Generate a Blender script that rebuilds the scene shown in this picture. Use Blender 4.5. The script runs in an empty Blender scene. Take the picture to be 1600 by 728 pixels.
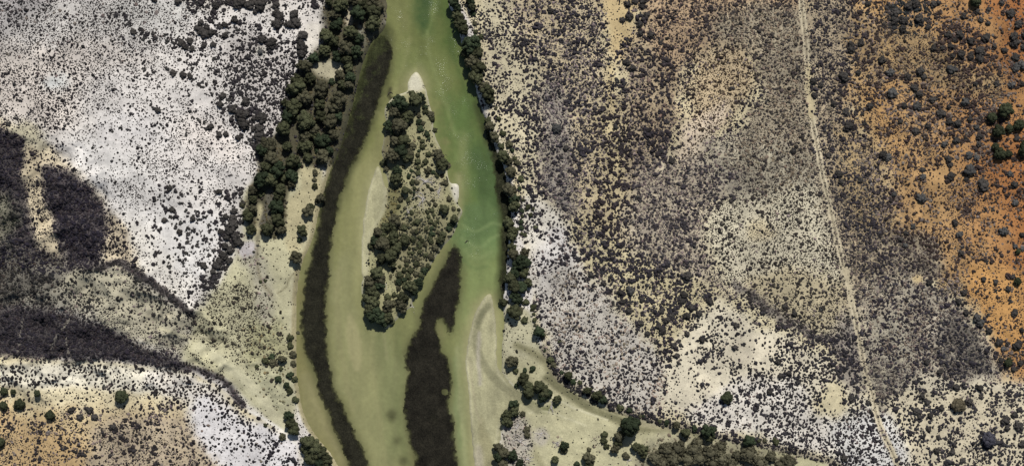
import bpy, math, random
import numpy as np
C = bpy.context.scene
COL = C.collection
rng = np.random.default_rng(7)
random.seed(7)

# ------------------------------------------------------------------ camera, sky, sun, exposure
PX = 0.5                                   # metres of ground per pixel of the photograph
def wx(x): return (np.asarray(x, float) - 800.0) * PX
def wy(y): return (364.0 - np.asarray(y, float)) * PX
cam = bpy.data.cameras.new('camera')
cam.sensor_width = 36.0; cam.lens = 36.0 * 1100.0 / 800.0
cam.clip_start = 10.0; cam.clip_end = 30000.0
co = bpy.data.objects.new('camera', cam); COL.objects.link(co)
co.location = (0, 0, 1100.0); co.rotation_euler = (0, 0, 0)
C.camera = co

SUN_EL, SUN_AZ = math.radians(48), math.radians(14)       # azimuth clockwise from the top of the picture
W = bpy.data.worlds.new("World"); C.world = W; W.use_nodes = True
nt = W.node_tree
sky = nt.nodes.new('ShaderNodeTexSky'); sky.sky_type = 'NISHITA'; sky.sun_disc = False
sky.sun_elevation = SUN_EL; sky.sun_rotation = SUN_AZ
bg = nt.nodes['Background']; bg.inputs['Strength'].default_value = 0.05
nt.links.new(sky.outputs[0], bg.inputs['Color'])
sun = bpy.data.lights.new('sun', 'SUN'); sun.energy = 4.6; sun.angle = math.radians(0.5); sun.color = (1.0, 0.975, 0.935)
so = bpy.data.objects.new('sun', sun); COL.objects.link(so)
so.rotation_euler = (math.pi / 2 - SUN_EL, 0, -SUN_AZ + math.pi)
C.view_settings.view_transform = 'Standard'; C.view_settings.look = 'None'
C.view_settings.exposure = 0.0; C.view_settings.gamma = 1.0
try: C.cycles.max_bounces = 3; C.cycles.diffuse_bounces = 2; C.cycles.glossy_bounces = 1
except Exception: pass

# ------------------------------------------------------------------ raster of the place (one sample per 2 px)
X0, X1, Y0, Y1, ST = -120, 1720, -100, 828, 2
GX = np.arange(X0, X1 + 1, ST, dtype=np.float32); GY = np.arange(Y0, Y1 + 1, ST, dtype=np.float32)
NX, NY = len(GX), len(GY)
XX, YY = np.meshgrid(GX, GY)

def vnoise(X, Y, scale, seed):
    r = np.random.default_rng(seed); n = 256
    g = r.random((n, n)).astype(np.float32)
    u = X / scale + 1000.3; v = Y / scale + 1000.7
    i = np.floor(u).astype(int); j = np.floor(v).astype(int)
    fu = u - i; fv = v - j
    fu = fu * fu * (3 - 2 * fu); fv = fv * fv * (3 - 2 * fv)
    a = g[j % n, i % n]; b = g[j % n, (i + 1) % n]; c = g[(j + 1) % n, i % n]; d = g[(j + 1) % n, (i + 1) % n]
    return (a * (1 - fu) + b * fu) * (1 - fv) + (c * (1 - fu) + d * fu) * fv
def fbm(X, Y, scale, seed, oc=4, gain=0.5):
    s = 0; a = 1; t = 0
    for k in range(oc):
        ang = 0.6 * k + 0.3
        Xr = X * math.cos(ang) - Y * math.sin(ang); Yr = X * math.sin(ang) + Y * math.cos(ang)
        s = s + a * vnoise(Xr, Yr, scale / 2 ** k, seed + 17 * k); t += a; a *= gain
    return s / t                                    # 0..1, mean .5
WARPX = fbm(XX, YY, 26, 11) - .5; WARPY = fbm(XX, YY, 26, 12) - .5
EDGE = fbm(XX, YY, 22, 13, 4, .75)
def box1(a, r, ax):
    if r < 1: return a
    p = np.pad(a, [(r + 1, r) if k == ax else (0, 0) for k in range(2)], mode='edge')
    c = np.cumsum(p, axis=ax, dtype=np.float64)
    n = a.shape[ax]; w = 2 * r + 1
    hi = np.take(c, range(w, w + n), axis=ax); lo = np.take(c, range(0, n), axis=ax)
    return ((hi - lo) / w).astype(np.float32)
def blur(a, px):
    r = max(0, int(round(px / ST / 1.7)))
    for _ in range(2): a = box1(box1(a, r, 0), r, 1)
    return a
def smooth_pts(P, n=4, closed=True):
    P = np.asarray(P, float); m = len(P); out = []
    for i in range(m if closed else m - 1):
        if closed: p0, p1, p2, p3 = P[i - 1], P[i], P[(i + 1) % m], P[(i + 2) % m]
        else: p0, p1, p2, p3 = P[max(i - 1, 0)], P[i], P[i + 1], P[min(i + 2, m - 1)]
        for k in range(n):
            t = k / n
            out.append(.5 * (2 * p1 + (p2 - p0) * t + (2 * p0 - 5 * p1 + 4 * p2 - p3) * t * t + (3 * p1 - p0 - 3 * p2 + p3) * t ** 3))
    if not closed: out.append(P[-1])
    return np.array(out)
def P(s):
    v = [float(q) for q in s.replace(',', ' ').split()]
    return np.array(v).reshape(-1, 2)
def inside(pts, X, Y):
    ins = np.zeros(X.shape, bool); n = len(pts)
    for i in range(n):
        x1, y1 = pts[i - 1]; x2, y2 = pts[i]
        if y1 == y2: continue
        ins ^= ((y1 > Y) != (y2 > Y)) & (X < (x2 - x1) * (Y - y1) / (y2 - y1) + x1)
    return ins
def poly(s, bl=6, warp=10, sm=True):
    pts = P(s) if isinstance(s, str) else s
    if sm: pts = smooth_pts(pts, 3)
    if bl >= 8: warp *= 1.5; bl *= 1.25
    m = warp + 4
    i0 = max(0, int((pts[:, 0].min() - m - X0) / ST)); i1 = min(NX, int((pts[:, 0].max() + m - X0) / ST) + 2)
    j0 = max(0, int((pts[:, 1].min() - m - Y0) / ST)); j1 = min(NY, int((pts[:, 1].max() + m - Y0) / ST) + 2)
    M = np.zeros((NY, NX), np.float32)
    sl = (slice(j0, j1), slice(i0, i1))
    M[sl] = inside(pts, XX[sl] + WARPX[sl] * 2 * warp, YY[sl] + WARPY[sl] * 2 * warp)
    M = blur(M, bl)
    if bl >= 5: M = np.clip(M + (EDGE - .5) * 4.2 * M * (1 - M) * min(1.3, bl / 8), 0, 1)
    return M
def line_dist(pts, X, Y):
    d = np.full(X.shape, 1e9, np.float32)
    for a, b in zip(pts[:-1], pts[1:]):
        ab = b - a; L = (ab ** 2).sum() + 1e-9
        t = np.clip(((X - a[0]) * ab[0] + (Y - a[1]) * ab[1]) / L, 0, 1)
        d = np.minimum(d, np.hypot(X - a[0] - t * ab[0], Y - a[1] - t * ab[1]))
    return d
def stroke(s, w, soft=4, warp=6):
    pts = smooth_pts(P(s), 4, False)
    m = w + soft + warp + 4
    i0 = max(0, int((pts[:, 0].min() - m - X0) / ST)); i1 = min(NX, int((pts[:, 0].max() + m - X0) / ST) + 2)
    j0 = max(0, int((pts[:, 1].min() - m - Y0) / ST)); j1 = min(NY, int((pts[:, 1].max() + m - Y0) / ST) + 2)
    M = np.zeros((NY, NX), np.float32); sl = (slice(j0, j1), slice(i0, i1))
    d = line_dist(pts, XX[sl] + WARPX[sl] * 2 * warp, YY[sl] + WARPY[sl] * 2 * warp)
    M[sl] = np.clip((w / 2 + soft / 2 - d) / soft, 0, 1)
    return M
def ell(x, y, rx, ry=None, bl=3, warp=4, rot=0):
    ry = ry or rx; a = np.linspace(0, 2 * math.pi, 14, endpoint=False); r = math.radians(rot)
    px, py = rx * np.cos(a), ry * np.sin(a)
    return poly(np.stack([x + px * math.cos(r) - py * math.sin(r), y + px * math.sin(r) + py * math.cos(r)], 1), bl, warp)

SOIL = np.zeros((NY, NX, 3), np.float32); BC = np.zeros((NY, NX, 3), np.float32); GC = np.zeros((NY, NX, 3), np.float32)
D = {k: np.zeros((NY, NX), np.float32) for k in 'tsmg'}
def paint(mask, soil=None, a=1.0, bc=None, gc=None, **kw):
    mm = (mask * a)[..., None]
    if soil: SOIL[:] = SOIL * (1 - mm) + np.array(soil, np.float32) * mm
    if bc: BC[:] = BC * (1 - mm) + np.array(bc, np.float32) * mm
    if gc: GC[:] = GC * (1 - mm) + np.array(gc, np.float32) * mm
    for k, v in kw.items(): D[k][:] = D[k] * (1 - mask * a) + v * mask * a
ONE = np.ones((NY, NX), np.float32)
# --- the left side of the river
paint(ONE, (214, 207, 198), t=.16, s=.04, m=.0, g=0, bc=(50, 47, 48), gc=(112, 106, 108))
paint(poly('-200 -200 340 -200 330 20 300 60 230 80 210 110 120 110 60 130 -200 150', 24, 14), (204, 198, 190), t=.52, s=.06, g=.04)
paint(poly('-200 60 60 75 190 70 235 90 230 110 150 130 120 190 60 200 -200 190', 22, 10), (205, 194, 182), t=.38, s=.14)
paint(poly('-200 -200 110 -200 60 30 -200 40', 14, 10), (180, 174, 170), t=.5, s=.2)
paint(poly('170 -60 290 -60 300 30 250 45 190 30', 16, 8), (196, 192, 184), t=.42, s=.02)
paint(poly('150 110 230 108 330 130 400 200 405 250 390 310 300 300 200 260 150 190', 26, 14), (214, 207, 199), t=.19, s=.04, m=0)
paint(poly('100 225 170 215 240 270 300 330 350 340 330 420 290 460 240 410 200 350 150 290', 18, 8), (220, 215, 208), t=.12, s=.03)
paint(ell(215, 295, 36, 20, 14, 6, 40), (200, 195, 188), t=.25, s=.03, a=.8)
paint(ell(330, 215, 60, 26, 20, 8, 30), (214, 203, 192), a=.7)
paint(ell(90, 130, 22, 12, 8, 4), (196, 196, 190), t=.08, s=.02)
paint(ell(200, 205, 60, 26, 16, 8), (220, 214, 208), t=.12, s=.07)
paint(poly('390 230 405 210 412 240 412 280 395 300 380 310 375 260', 8, 4), t=.17, s=.06)
# dense dark shrubs north-east of the white plain
paint(poly('330 25 420 40 480 50 480 100 450 160 430 210 400 235 380 200 350 180 340 130 290 100 250 70 300 60', 14, 10), (205, 198, 190), t=.2, s=.22, m=.25)
paint(poly('360 60 420 62 470 90 462 130 440 170 425 215 405 225 385 190 372 150 350 100', 10, 8), (196, 188, 180), t=.2, s=.40, m=.44)
paint(poly('385 115 460 100 462 150 430 190 400 150', 10, 6), s=.5, m=.2, t=.25)
paint(poly('300 -60 620 -60 600 10 540 20 515 30 500 10 400 14 300 8', 8, 8), (200, 192, 180), m=.6, s=.35)
paint(poly('440 0 505 -10 518 35 505 70 480 95 470 60 440 20', 8, 8), (222, 214, 204), t=.2, s=.14, m=.02)
paint(poly('478 38 508 42 500 70 484 84', 5, 3), (220, 212, 198), t=.03, s=.0, m=0)
paint(ell(408, 82, 10, 10, 3, 2), (178, 172, 160), m=0, s=.05, t=.1)
paint(stroke('160 24 185 30 205 42 225 50 250 62 290 68', 10, 8, 6), m=.35, s=.25)
paint(ell(320, 50, 18, 14, 6, 5), m=.5, s=.3)
paint(poly('420 -40 500 -40 508 5 440 4', 8, 6), m=.4, s=.3)
paint(poly('255 285 300 290 330 330 345 360 330 400 280 410 255 370 235 330', 16, 8), s=.14, m=.13, t=.05)
paint(poly('345 300 385 300 392 330 372 385 358 420 330 470 308 505 300 470 335 420 345 370', 8, 8), (205, 198, 190), s=.24, m=.34, t=.12)
paint(stroke('372 350 352 395 335 430 318 478 306 505', 14, 8, 6), (170, 165, 155), m=.45, s=.35)
paint(poly('200 330 250 380 300 450 300 490 240 440 190 400', 14, 8), (224, 217, 204), t=.14, s=.12, m=.05)
# tan slope, and two western scrub slopes whose own shade is painted into the colours
paint(poly('-200 190 20 190 60 215 110 255 150 300 175 350 210 400 230 430 180 430 -200 440', 8, 6), (200, 185, 155), t=.22, s=.12, m=.06, bc=(44, 40, 42))
paint(poly('25 188 60 200 75 225 50 235 20 215', 8, 4), (182, 174, 146), t=.12, s=.08)
paint(poly('-200 205 20 208 36 240 38 290 52 340 62 390 95 412 150 412 150 430 60 440 -200 430', 7, 6), (78, 72, 70), t=.6, s=.62, m=.10, g=.9, bc=(38, 35, 42), gc=(52, 48, 53))
paint(poly('70 262 100 264 126 280 148 304 164 334 168 372 158 424 108 426 96 398 86 350 76 320 70 290', 6, 5), (90, 83, 82), t=.6, s=.64, m=.10, g=.9, bc=(38, 35, 42), gc=(50, 46, 51))
paint(poly('40 225 58 232 70 262 74 310 88 362 100 405 82 410 68 385 56 340 46 300 40 260', 6, 4), (196, 180, 148), t=.30, s=.10, m=.02)
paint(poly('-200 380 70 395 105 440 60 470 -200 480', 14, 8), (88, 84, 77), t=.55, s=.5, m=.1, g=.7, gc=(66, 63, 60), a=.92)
paint(ell(8, 340, 26, 40, 14, 6), (120, 116, 98), s=.30, m=.25, t=.3, g=.1, bc=(48, 50, 42))
paint(poly('166 338 178 334 215 395 202 410 168 416 164 400', 8, 4), (190, 174, 146), t=.2, s=.2)
paint(poly('-200 408 60 430 150 424 190 420 250 455 300 498 310 520 290 540 240 530 120 490 -200 480', 14, 8), (152, 146, 128), t=.32, s=.30, m=.12, g=.22, bc=(48, 46, 44))
paint(poly('-200 380 70 400 90 440 20 470 -200 460', 12, 8), (112, 107, 96), t=.45, s=.42, m=.22, g=.35)
paint(poly('105 425 150 428 190 425 240 460 295 500 280 530 220 510 150 480 110 455', 10, 6), (180, 172, 146), t=.10, s=.09, m=.05, g=.05)
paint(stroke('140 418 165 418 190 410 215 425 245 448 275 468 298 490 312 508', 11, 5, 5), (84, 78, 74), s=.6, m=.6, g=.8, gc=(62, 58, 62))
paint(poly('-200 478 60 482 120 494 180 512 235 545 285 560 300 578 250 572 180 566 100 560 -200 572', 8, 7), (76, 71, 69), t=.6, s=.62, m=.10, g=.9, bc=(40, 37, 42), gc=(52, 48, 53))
paint(poly('150 480 260 520 330 545 290 560 230 538 160 505', 10, 5), (172, 165, 140), t=.30, s=.1, m=.0, g=.1)
# khaki flat west of the river
paint(poly('385 300 450 260 490 260 505 290 478 400 462 450 462 640 450 690 400 640 350 590 290 560 300 520 320 480 350 430 380 370', 6, 4), (184, 178, 142), t=.04, s=.01, m=0, g=0, bc=(60, 56, 48), gc=(122, 118, 100))
paint(poly('320 480 360 440 400 440 420 500 410 560 400 600 360 580 310 560 300 530', 12, 8), (178, 172, 138), t=.34, s=.10, m=.02)
paint(poly('395 500 440 500 450 560 440 600 400 590 380 540', 10, 8), (160, 156, 118), t=.15, s=.12, m=.03, g=.12, gc=(120, 114, 92))
paint(poly('400 560 450 580 450 640 420 640 390 600', 10, 6), (176, 172, 138), t=.05, s=.0, g=.07)
paint(poly('374 375 405 380 420 420 425 500 400 490 395 430 370 410', 8, 6), (172, 166, 142), t=.14, s=.08, g=.12, gc=(136, 128, 130))
paint(poly('372 385 396 375 402 395 378 402', 4, 3), (184, 176, 172), t=.1)
paint(stroke('398 290 402 330 404 372 402 410 410 440 424 460', 5, 5, 3), (138, 130, 106), t=.02, s=0)
paint(stroke('404 300 412 330 404 370', 9, 8, 3), (104, 100, 84), a=.7)
paint(stroke('462 425 452 436 448 448 434 458', 1.6, 2, 1), (120, 112, 84), a=.8)
paint(stroke('310 540 350 566 392 600 430 650 445 668', 18, 9, 4), (192, 186, 152), t=.0, s=0, m=0)
paint(stroke('250 512 300 527 340 524', 5, 5, 3), (186, 178, 146), t=.0, s=0)
# pale animal tracks
for s_, w_ in (('140 440 165 450', 2), ('118 470 108 500 106 530 112 556', 2.5), ('108 505 90 530 82 560', 2), ('38 500 34 530 32 560', 1.6), ('205 545 202 565', 1.6), ('98 372 104 400 100 430', 1.6), ('142 395 138 412', 2), ('170 400 150 418', 2), ('128 455 160 460 180 470 220 480', 2)):
    mk = stroke(s_, w_ + 1.2, 2.5, 3); paint(mk, (182, 174, 150), t=0, s=0, m=0, g=0, a=.55)
# the south-west corner
paint(poly('-200 572 100 562 240 572 300 580 345 605 390 640 440 672 470 700 500 760 510 900 -200 900', 3, 3), (212, 198, 160), t=.10, s=.05, m=0, g=0, bc=(48, 44, 44), gc=(112, 104, 104))
paint(poly('-200 574 100 566 250 576 310 590 330 610 220 612 100 604 -200 600', 6, 4), (218, 210, 188), t=.10, s=.28, m=.02)
paint(poly('230 575 290 580 350 612 370 650 330 640 250 612', 8, 4), (214, 206, 192), s=.34, m=.06, t=.1)
paint(poly('-200 630 60 640 250 640 310 680 330 900 -200 900', 18, 10), (200, 176, 130), t=.14, s=.07, m=.03, g=.14)
paint(poly('20 680 120 670 150 720 100 800 20 800', 20, 8), (196, 164, 114), t=.20, s=.08)
paint(poly('-200 650 20 640 30 700 10 800 -200 800', 20, 8), (196, 166, 118), t=.2, s=.1)
paint(poly('150 665 190 650 240 650 300 655 350 680 350 800 150 800', 14, 10), (186, 168, 138), t=.15, s=.15, m=.08, g=.26, gc=(116, 108, 106))
for q in ((165, 604, 8), (135, 640, 10), (150, 650, 9), (104, 648, 9), (120, 688, 9), (82, 672, 8), (180, 665, 7), (260, 632, 14), (285, 634, 10), (240, 655, 12), (55, 660, 8), (20, 665, 9), (130, 705, 9), (60, 705, 10), (300, 640, 9)):
    paint(ell(q[0], q[1], q[2], q[2] * .8, 4, 5), s=.25, m=.15, g=.5, gc=(98, 92, 98))
paint(poly('300 625 345 625 390 655 440 672 470 700 480 800 370 800 350 730 310 680', 8, 5), (216, 211, 208), t=.06, s=.10, m=.02, g=.02, bc=(44, 42, 46))
paint(poly('350 612 385 638 440 672 470 705 440 728 380 700 350 650', 6, 5), s=.26, m=.08)
paint(stroke('392 642 430 664 462 690', 5, 4, 2), (232, 226, 212), t=0, s=0, m=0)
paint(stroke('275 566 310 574 342 588 362 608 382 630', 8, 6, 5), (88, 82, 82), t=.3, s=.6, m=.4, g=.8, gc=(66, 62, 68))  # scrub line on a short slope, slope shade painted into the soil colour
# --- the right side of the river
RM = poly('745 -300 2300 -300 2300 1300 1420 1300 1400 800 1290 722 1200 700 1080 672 1010 655 960 638 900 605 858 565 845 530 832 490 835 430 820 380 808 320 796 260 775 200 752 140 748 60', 2, 3)
paint(RM, (206, 192, 152), t=.20, s=.16, m=.05, g=.05, bc=(52, 49, 52), gc=(116, 109, 112))
paint(poly('758 -100 800 -100 800 100 790 200 800 260 782 240 765 160 756 80', 10, 5), (208, 196, 162), t=.14, s=.26, m=.02)
paint(poly('765 -20 840 -20 845 200 860 300 850 330 820 300 795 200 775 120', 12, 6), (202, 190, 156), t=.16, s=.22, m=.08)
paint(poly('800 -200 950 -200 950 100 935 160 1000 240 1010 330 960 400 900 380 860 330 850 200 835 100 805 60', 18, 12), (198, 180, 142), t=.26, s=.24, m=.18, g=.32)
paint(poly('845 130 875 130 895 210 890 280 905 330 880 340 852 300 842 200', 10, 6), (160, 150, 132), t=.3, s=.18, m=.06, g=.75, gc=(106, 101, 106))
paint(poly('840 60 930 90 930 180 880 180 850 120', 12, 10), t=.25, s=.2, m=.14, g=.6, gc=(112, 105, 110))
paint(poly('930 160 1000 180 1010 340 960 400 900 360 930 280', 14, 8), (180, 164, 126), m=.46, s=.28, t=.2, g=.2, bc=(50, 45, 46))
paint(poly('938 -100 985 -100 990 30 985 80 960 98 948 60 940 20', 9, 6), (198, 174, 126), t=.08, s=.03, m=.0, g=0)
paint(poly('1000 -20 1014 0 1010 50 995 60 990 20', 6, 4), m=.4, s=.3)
paint(stroke('952 105 950 140 958 170', 12, 10, 6), (194, 174, 130), m=.12, s=.15, g=.05)
paint(stroke('945 195 968 225 966 262', 10, 10, 6), (194, 176, 132), m=.18, s=.12, g=.05)
paint(poly('1000 -200 1250 -200 1250 60 1180 80 1100 80 1060 130 1050 200 1010 230 995 150 1005 60', 18, 10), (182, 154, 118), t=.34, s=.26, m=.08, g=.40, bc=(56, 50, 50), gc=(110, 98, 92))
paint(poly('970 80 1040 90 1050 200 1030 300 990 300 980 180', 14, 8), (160, 142, 112), t=.25, s=.30, m=.22, g=.5, bc=(50, 46, 48))
paint(poly('1120 20 1260 20 1275 200 1295 320 1240 330 1150 300 1120 250 1160 200 1190 140 1170 90 1120 70', 14, 8), (160, 147, 122), t=.48, s=.16, m=.03, g=.5, bc=(62, 57, 54), gc=(118, 109, 100))
paint(poly('1085 90 1140 75 1180 95 1185 130 1160 160 1130 190 1108 230 1090 275 1072 298 1054 285 1060 240 1080 190 1076 140', 14, 8), (200, 177, 138), t=.5, s=.14, m=0, g=.12, bc=(70, 60, 50))
paint(poly('1064 205 1100 180 1140 155 1106 230 1088 276 1068 296 1056 280', 8, 5), (212, 192, 164), t=.34, s=.03)
paint(poly('1010 250 1120 250 1180 300 1110 330 1110 420 1140 470 1050 470 1000 430 980 350', 14, 10), (178, 164, 138), t=.32, s=.2, m=.06, g=.58, bc=(60, 56, 58), gc=(112, 105, 106))
paint(poly('1100 210 1270 240 1290 310 1200 320 1120 300', 14, 8), (168, 158, 134), t=.36, s=.08, g=.5)
paint(poly('1110 330 1200 300 1290 300 1340 380 1345 460 1310 520 1220 500 1150 450 1110 400', 12, 8), (200, 190, 162), t=.48, s=.12, m=.02, g=.05, bc=(58, 54, 50))
paint(ell(1188, 360, 22, 14, 8, 6), (204, 188, 150), t=.35, s=.03)
paint(poly('880 330 960 380 1040 420 1120 450 1140 500 1080 560 1030 560 960 500 890 450 860 390', 14, 8), (196, 182, 140), t=.16, s=.20, m=.34, g=.2, bc=(50, 47, 50))
paint(poly('820 300 880 330 885 380 850 420 835 470 825 420 815 350', 8, 6), (213, 205, 188), t=.12, s=.20, m=.03, g=.02)
paint(poly('835 380 890 350 900 430 880 480 850 520 838 470', 10, 6), (202, 196, 188), t=.14, s=.14, g=.08)
paint(poly('860 420 920 430 980 500 1040 560 1045 620 1000 650 930 620 870 570 850 510', 14, 8), (192, 184, 170), t=.18, s=.14, m=.03, g=.14, gc=(146, 138, 134))
paint(ell(884, 440, 18, 14, 8, 5), g=.75, gc=(118, 112, 108)); paint(ell(882, 505, 24, 24, 10, 6), g=.55, gc=(132, 125, 120))
paint(ell(985, 545, 40, 30, 14, 8), g=.35, gc=(138, 130, 124)); paint(ell(1030, 610, 18, 26, 8, 6), g=.6, gc=(150, 138, 134))
paint(poly('870 560 940 610 1010 640 1060 650 1050 600 960 580 900 550', 8, 6), s=.26, t=.16)
paint(poly('1120 470 1180 500 1260 540 1330 580 1345 650 1240 640 1150 610 1080 600 1040 650 1035 590 1060 530', 10, 6), (212, 201, 174), t=.05, s=.07, m=.07, g=.02, bc=(50, 48, 50))
paint(poly('1055 590 1090 570 1130 570 1150 600 1120 640 1060 650 1045 620', 8, 5), (213, 202, 175), t=.03, s=.02, m=.0)
paint(poly('1130 540 1180 515 1230 540 1200 560 1150 565', 8, 5), (215, 203, 176), t=.01, s=.02, m=.0)
paint(poly('1150 590 1240 590 1290 640 1340 670 1340 710 1250 700 1150 675 1090 660 1060 650 1100 630', 9, 6), (212, 204, 190), t=.12, s=.30, m=.06)
paint(poly('1290 600 1320 590 1320 640 1280 650 1260 630', 8, 4), (216, 202, 162), t=.04, s=.03)
paint(poly('1200 520 1260 530 1320 570 1290 600 1230 590', 10, 6), t=.1, s=.34, m=.06)
paint(poly('1330 640 1400 650 1440 800 1300 800 1310 710 1290 690', 10, 6), (206, 202, 194), t=.15, s=.34, m=.08)
paint(poly('1170 425 1330 440 1330 520 1250 505 1180 465', 10, 8), (182, 168, 134), t=.28, s=.15, m=.03, g=.05)
paint(stroke('1150 446 1180 464 1215 488 1250 512 1290 532 1330 548 1365 560', 11, 12, 14), (118, 110, 100), s=.5, m=.6, g=.7, t=.2, gc=(70, 67, 72))
paint(poly('1300 500 1345 500 1345 610 1320 600 1310 560', 10, 6), (160, 150, 134), s=.3, m=.3, g=.45, gc=(96, 90, 94))
# right of the track
paint(poly('1258 -200 1360 -200 1345 100 1330 200 1350 300 1370 400 1380 470 1330 470 1300 360 1270 200', 16, 8), (174, 156, 126), t=.36, s=.22, m=.08, g=.44, gc=(104, 98, 92), bc=(56, 52, 54))
paint(poly('1340 -300 2300 -300 2300 800 1600 610 1560 570 1540 500 1470 440 1430 400 1385 360 1370 280 1340 200 1330 120 1350 40', 24, 14), (186, 142, 86), t=.26, s=.13, m=.05, g=.12, bc=(62, 52, 48), gc=(104, 96, 96))
paint(poly('1500 -300 2300 -300 2300 700 1600 600 1570 500 1540 400 1500 300 1480 200 1500 100', 40, 16), (184, 128, 70), t=.16, s=.09, m=.05, g=.08)
paint(poly('1560 -300 2300 -300 2300 120 1600 100 1570 60', 26, 10), (178, 108, 54))
paint(poly('1590 200 2300 200 2300 560 1600 520 1585 380', 22, 10), (178, 112, 56))
paint(poly('1330 40 1400 30 1410 100 1370 140 1340 120', 12, 8), (160, 132, 90), g=.6, m=.25, s=.2)
paint(poly('1380 40 1460 60 1500 100 1560 120 1540 160 1450 130 1390 110', 12, 10), (176, 142, 92), g=.45, m=.06, t=.4, gc=(116, 106, 94))
paint(poly('1470 45 1540 50 1545 120 1480 120', 12, 8), g=.5, m=.3, s=.2)
paint(poly('1385 0 1445 -10 1440 50 1390 55', 10, 6), g=.3, m=.5, s=.2, bc=(48, 50, 50))
paint(poly('1420 110 1520 130 1560 200 1500 230 1460 220 1400 200 1390 160', 14, 10), g=.40, m=.18, s=.18)
paint(poly('1440 0 1510 0 1550 30 1560 70 1530 50 1480 20', 8, 6), (194, 142, 84), t=.08, s=.03, m=0, g=.02)
paint(poly('1425 305 1480 300 1475 345 1440 360 1420 340', 10, 8), (196, 150, 92), t=.06, s=.02, m=0, g=0)
paint(poly('1450 255 1480 262 1470 290 1440 290', 8, 6), (194, 148, 90), t=.05, g=0, m=0)
paint(poly('1300 200 1380 230 1390 300 1400 360 1370 400 1330 330', 16, 10), (176, 150, 106), t=.4, s=.15, m=.06, g=.42)
paint(poly('1340 290 1400 300 1420 360 1400 420 1350 420', 14, 8), g=.55, m=.15, s=.2)
paint(poly('1350 370 1420 365 1455 375 1470 400 1470 425 1420 440 1360 440', 8, 6), (160, 144, 114), t=.2, s=.18, m=.12, g=.7, gc=(94, 88, 88))
paint(poly('1375 430 1440 440 1500 480 1540 540 1560 590 1490 600 1400 600 1380 560 1345 500 1340 450', 12, 8), (170, 158, 134), t=.24, s=.18, m=.08, g=.55, gc=(112, 104, 100), bc=(54, 50, 54))
paint(ell(1432, 436, 9, 8, 4, 3), (206, 178, 124), g=0, m=0, s=.05); paint(ell(1470, 444, 8, 10, 4, 3), (206, 170, 110), g=0, m=0, s=.05)
paint(poly('1470 500 1500 498 1530 530 1545 570 1540 590 1480 590 1460 550 1465 520', 8, 6), (128, 118, 102), t=.2, s=.2, m=.16, g=.8, gc=(80, 77, 78), bc=(46, 44, 48))
paint(poly('1350 500 1420 490 1425 530 1400 580 1360 590', 10, 8), (176, 166, 142), m=.18, s=.26, g=.3)
paint(poly('1355 560 1400 560 1420 600 1400 640 1360 640 1350 600', 8, 6), (158, 148, 126), m=.1, s=.15, g=.65, gc=(96, 91, 90))
paint(poly('1500 420 1600 430 1600 560 1560 540 1530 490', 10, 8), (200, 144, 76), t=.16, s=.07, m=.0, g=.03)
paint(poly('1400 610 1440 580 1480 590 1540 592 1600 600 1750 620 1750 1000 1400 1000 1420 700 1385 640', 9, 8), (206, 193, 162), t=.08, s=.14, m=.07, g=.05, bc=(52, 50, 52), gc=(104, 98, 102))
paint(poly('1385 640 1430 640 1450 700 1460 760 1400 800', 10, 6), s=.34, m=.08)
paint(poly('1540 690 1620 690 1620 800 1500 800 1510 720', 10, 6), s=.4, m=.1)
# thickets: rings and rafts of small bushes
for q in ((1468, 608, 13), (1550, 632, 13), (1491, 682, 12), (1439, 618, 7), (1455, 645, 12), (1523, 703, 10), (1528, 607, 9), (1542, 602, 8), (1569, 655, 8), (1589, 664, 10), (1435, 648, 10), (1515, 628, 10), (1493, 604, 10), (1470, 708, 11), (1579, 712, 9), (1579, 622, 12), (1268, 614, 9), (1292, 584, 11), (1262, 592, 9), (1240, 524, 11), (1262, 538, 10), (1285, 574, 17), (1294, 561, 13), (1131, 496, 9), (1121, 549, 10), (1148, 572, 8), (1156, 480, 9), (1085, 507, 9), (1106, 552, 8), (1182, 588, 9), (805, 66, 7), (817, 83, 10), (830, 60, 12), (769, 65, 8), (847, 25, 8), (818, 176, 9), (828, 193, 8), (828, 224, 9), (859, 237, 6), (839, 262, 7), (823, 256, 7), (1099, 601, 8), (1112, 530, 8), (1340, 640, 12), (1450, 500, 7), (1415, 505, 11), (1230, 582, 8), (1212, 562, 8), (1330, 622, 8), (1360, 560, 10), (1542, 690, 14)):
    paint(ell(q[0], q[1], q[2], q[2] * .95, 2, 4), s=.62, m=.12, t=.3, g=.12)
paint(ell(795, 540, 9, 12, 4, 4), s=.3, t=.2)
# creek flats at the bottom
CR = poly('786 500 800 470 830 500 845 545 880 588 930 625 1000 650 1080 672 1200 698 1290 722 1310 800 780 800 785 690 800 650 812 620 790 590 778 560', 2, 2)
CR = np.clip(CR - RM * .98, 0, 1)
paint(CR, (182, 176, 138), t=.02, s=.0, m=0, g=.0, bc=(56, 54, 48), gc=(128, 122, 116))
paint(poly('785 490 835 490 840 545 815 560 785 560', 6, 4) * (1 - RM), (186, 180, 146), t=.05, s=.03)
paint(stroke('806 540 845 560 872 600 905 628 950 650 990 668 1050 668 1090 678', 10, 8, 3) * (1 - RM), (136, 131, 98))
paint(stroke('846 548 868 590 900 616 940 636 985 650 1050 662', 2.5, 3, 2) * (1 - RM), (112, 106, 80))
paint(stroke('855 590 880 608 920 636 960 652 985 662', 11, 6, 2) * (1 - RM), (120, 117, 86))
paint(stroke('800 612 825 626 850 640 870 632', 9, 6, 3), (128, 128, 88))
paint(stroke('826 670 834 700 850 735', 10, 6, 3), (158, 152, 116))
paint(stroke('825 645 845 641 880 650 915 664', 2.5, 3, 2), (196, 190, 154)); paint(stroke('860 616 900 638 950 655', 2, 3, 2), (204, 198, 164))
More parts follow.
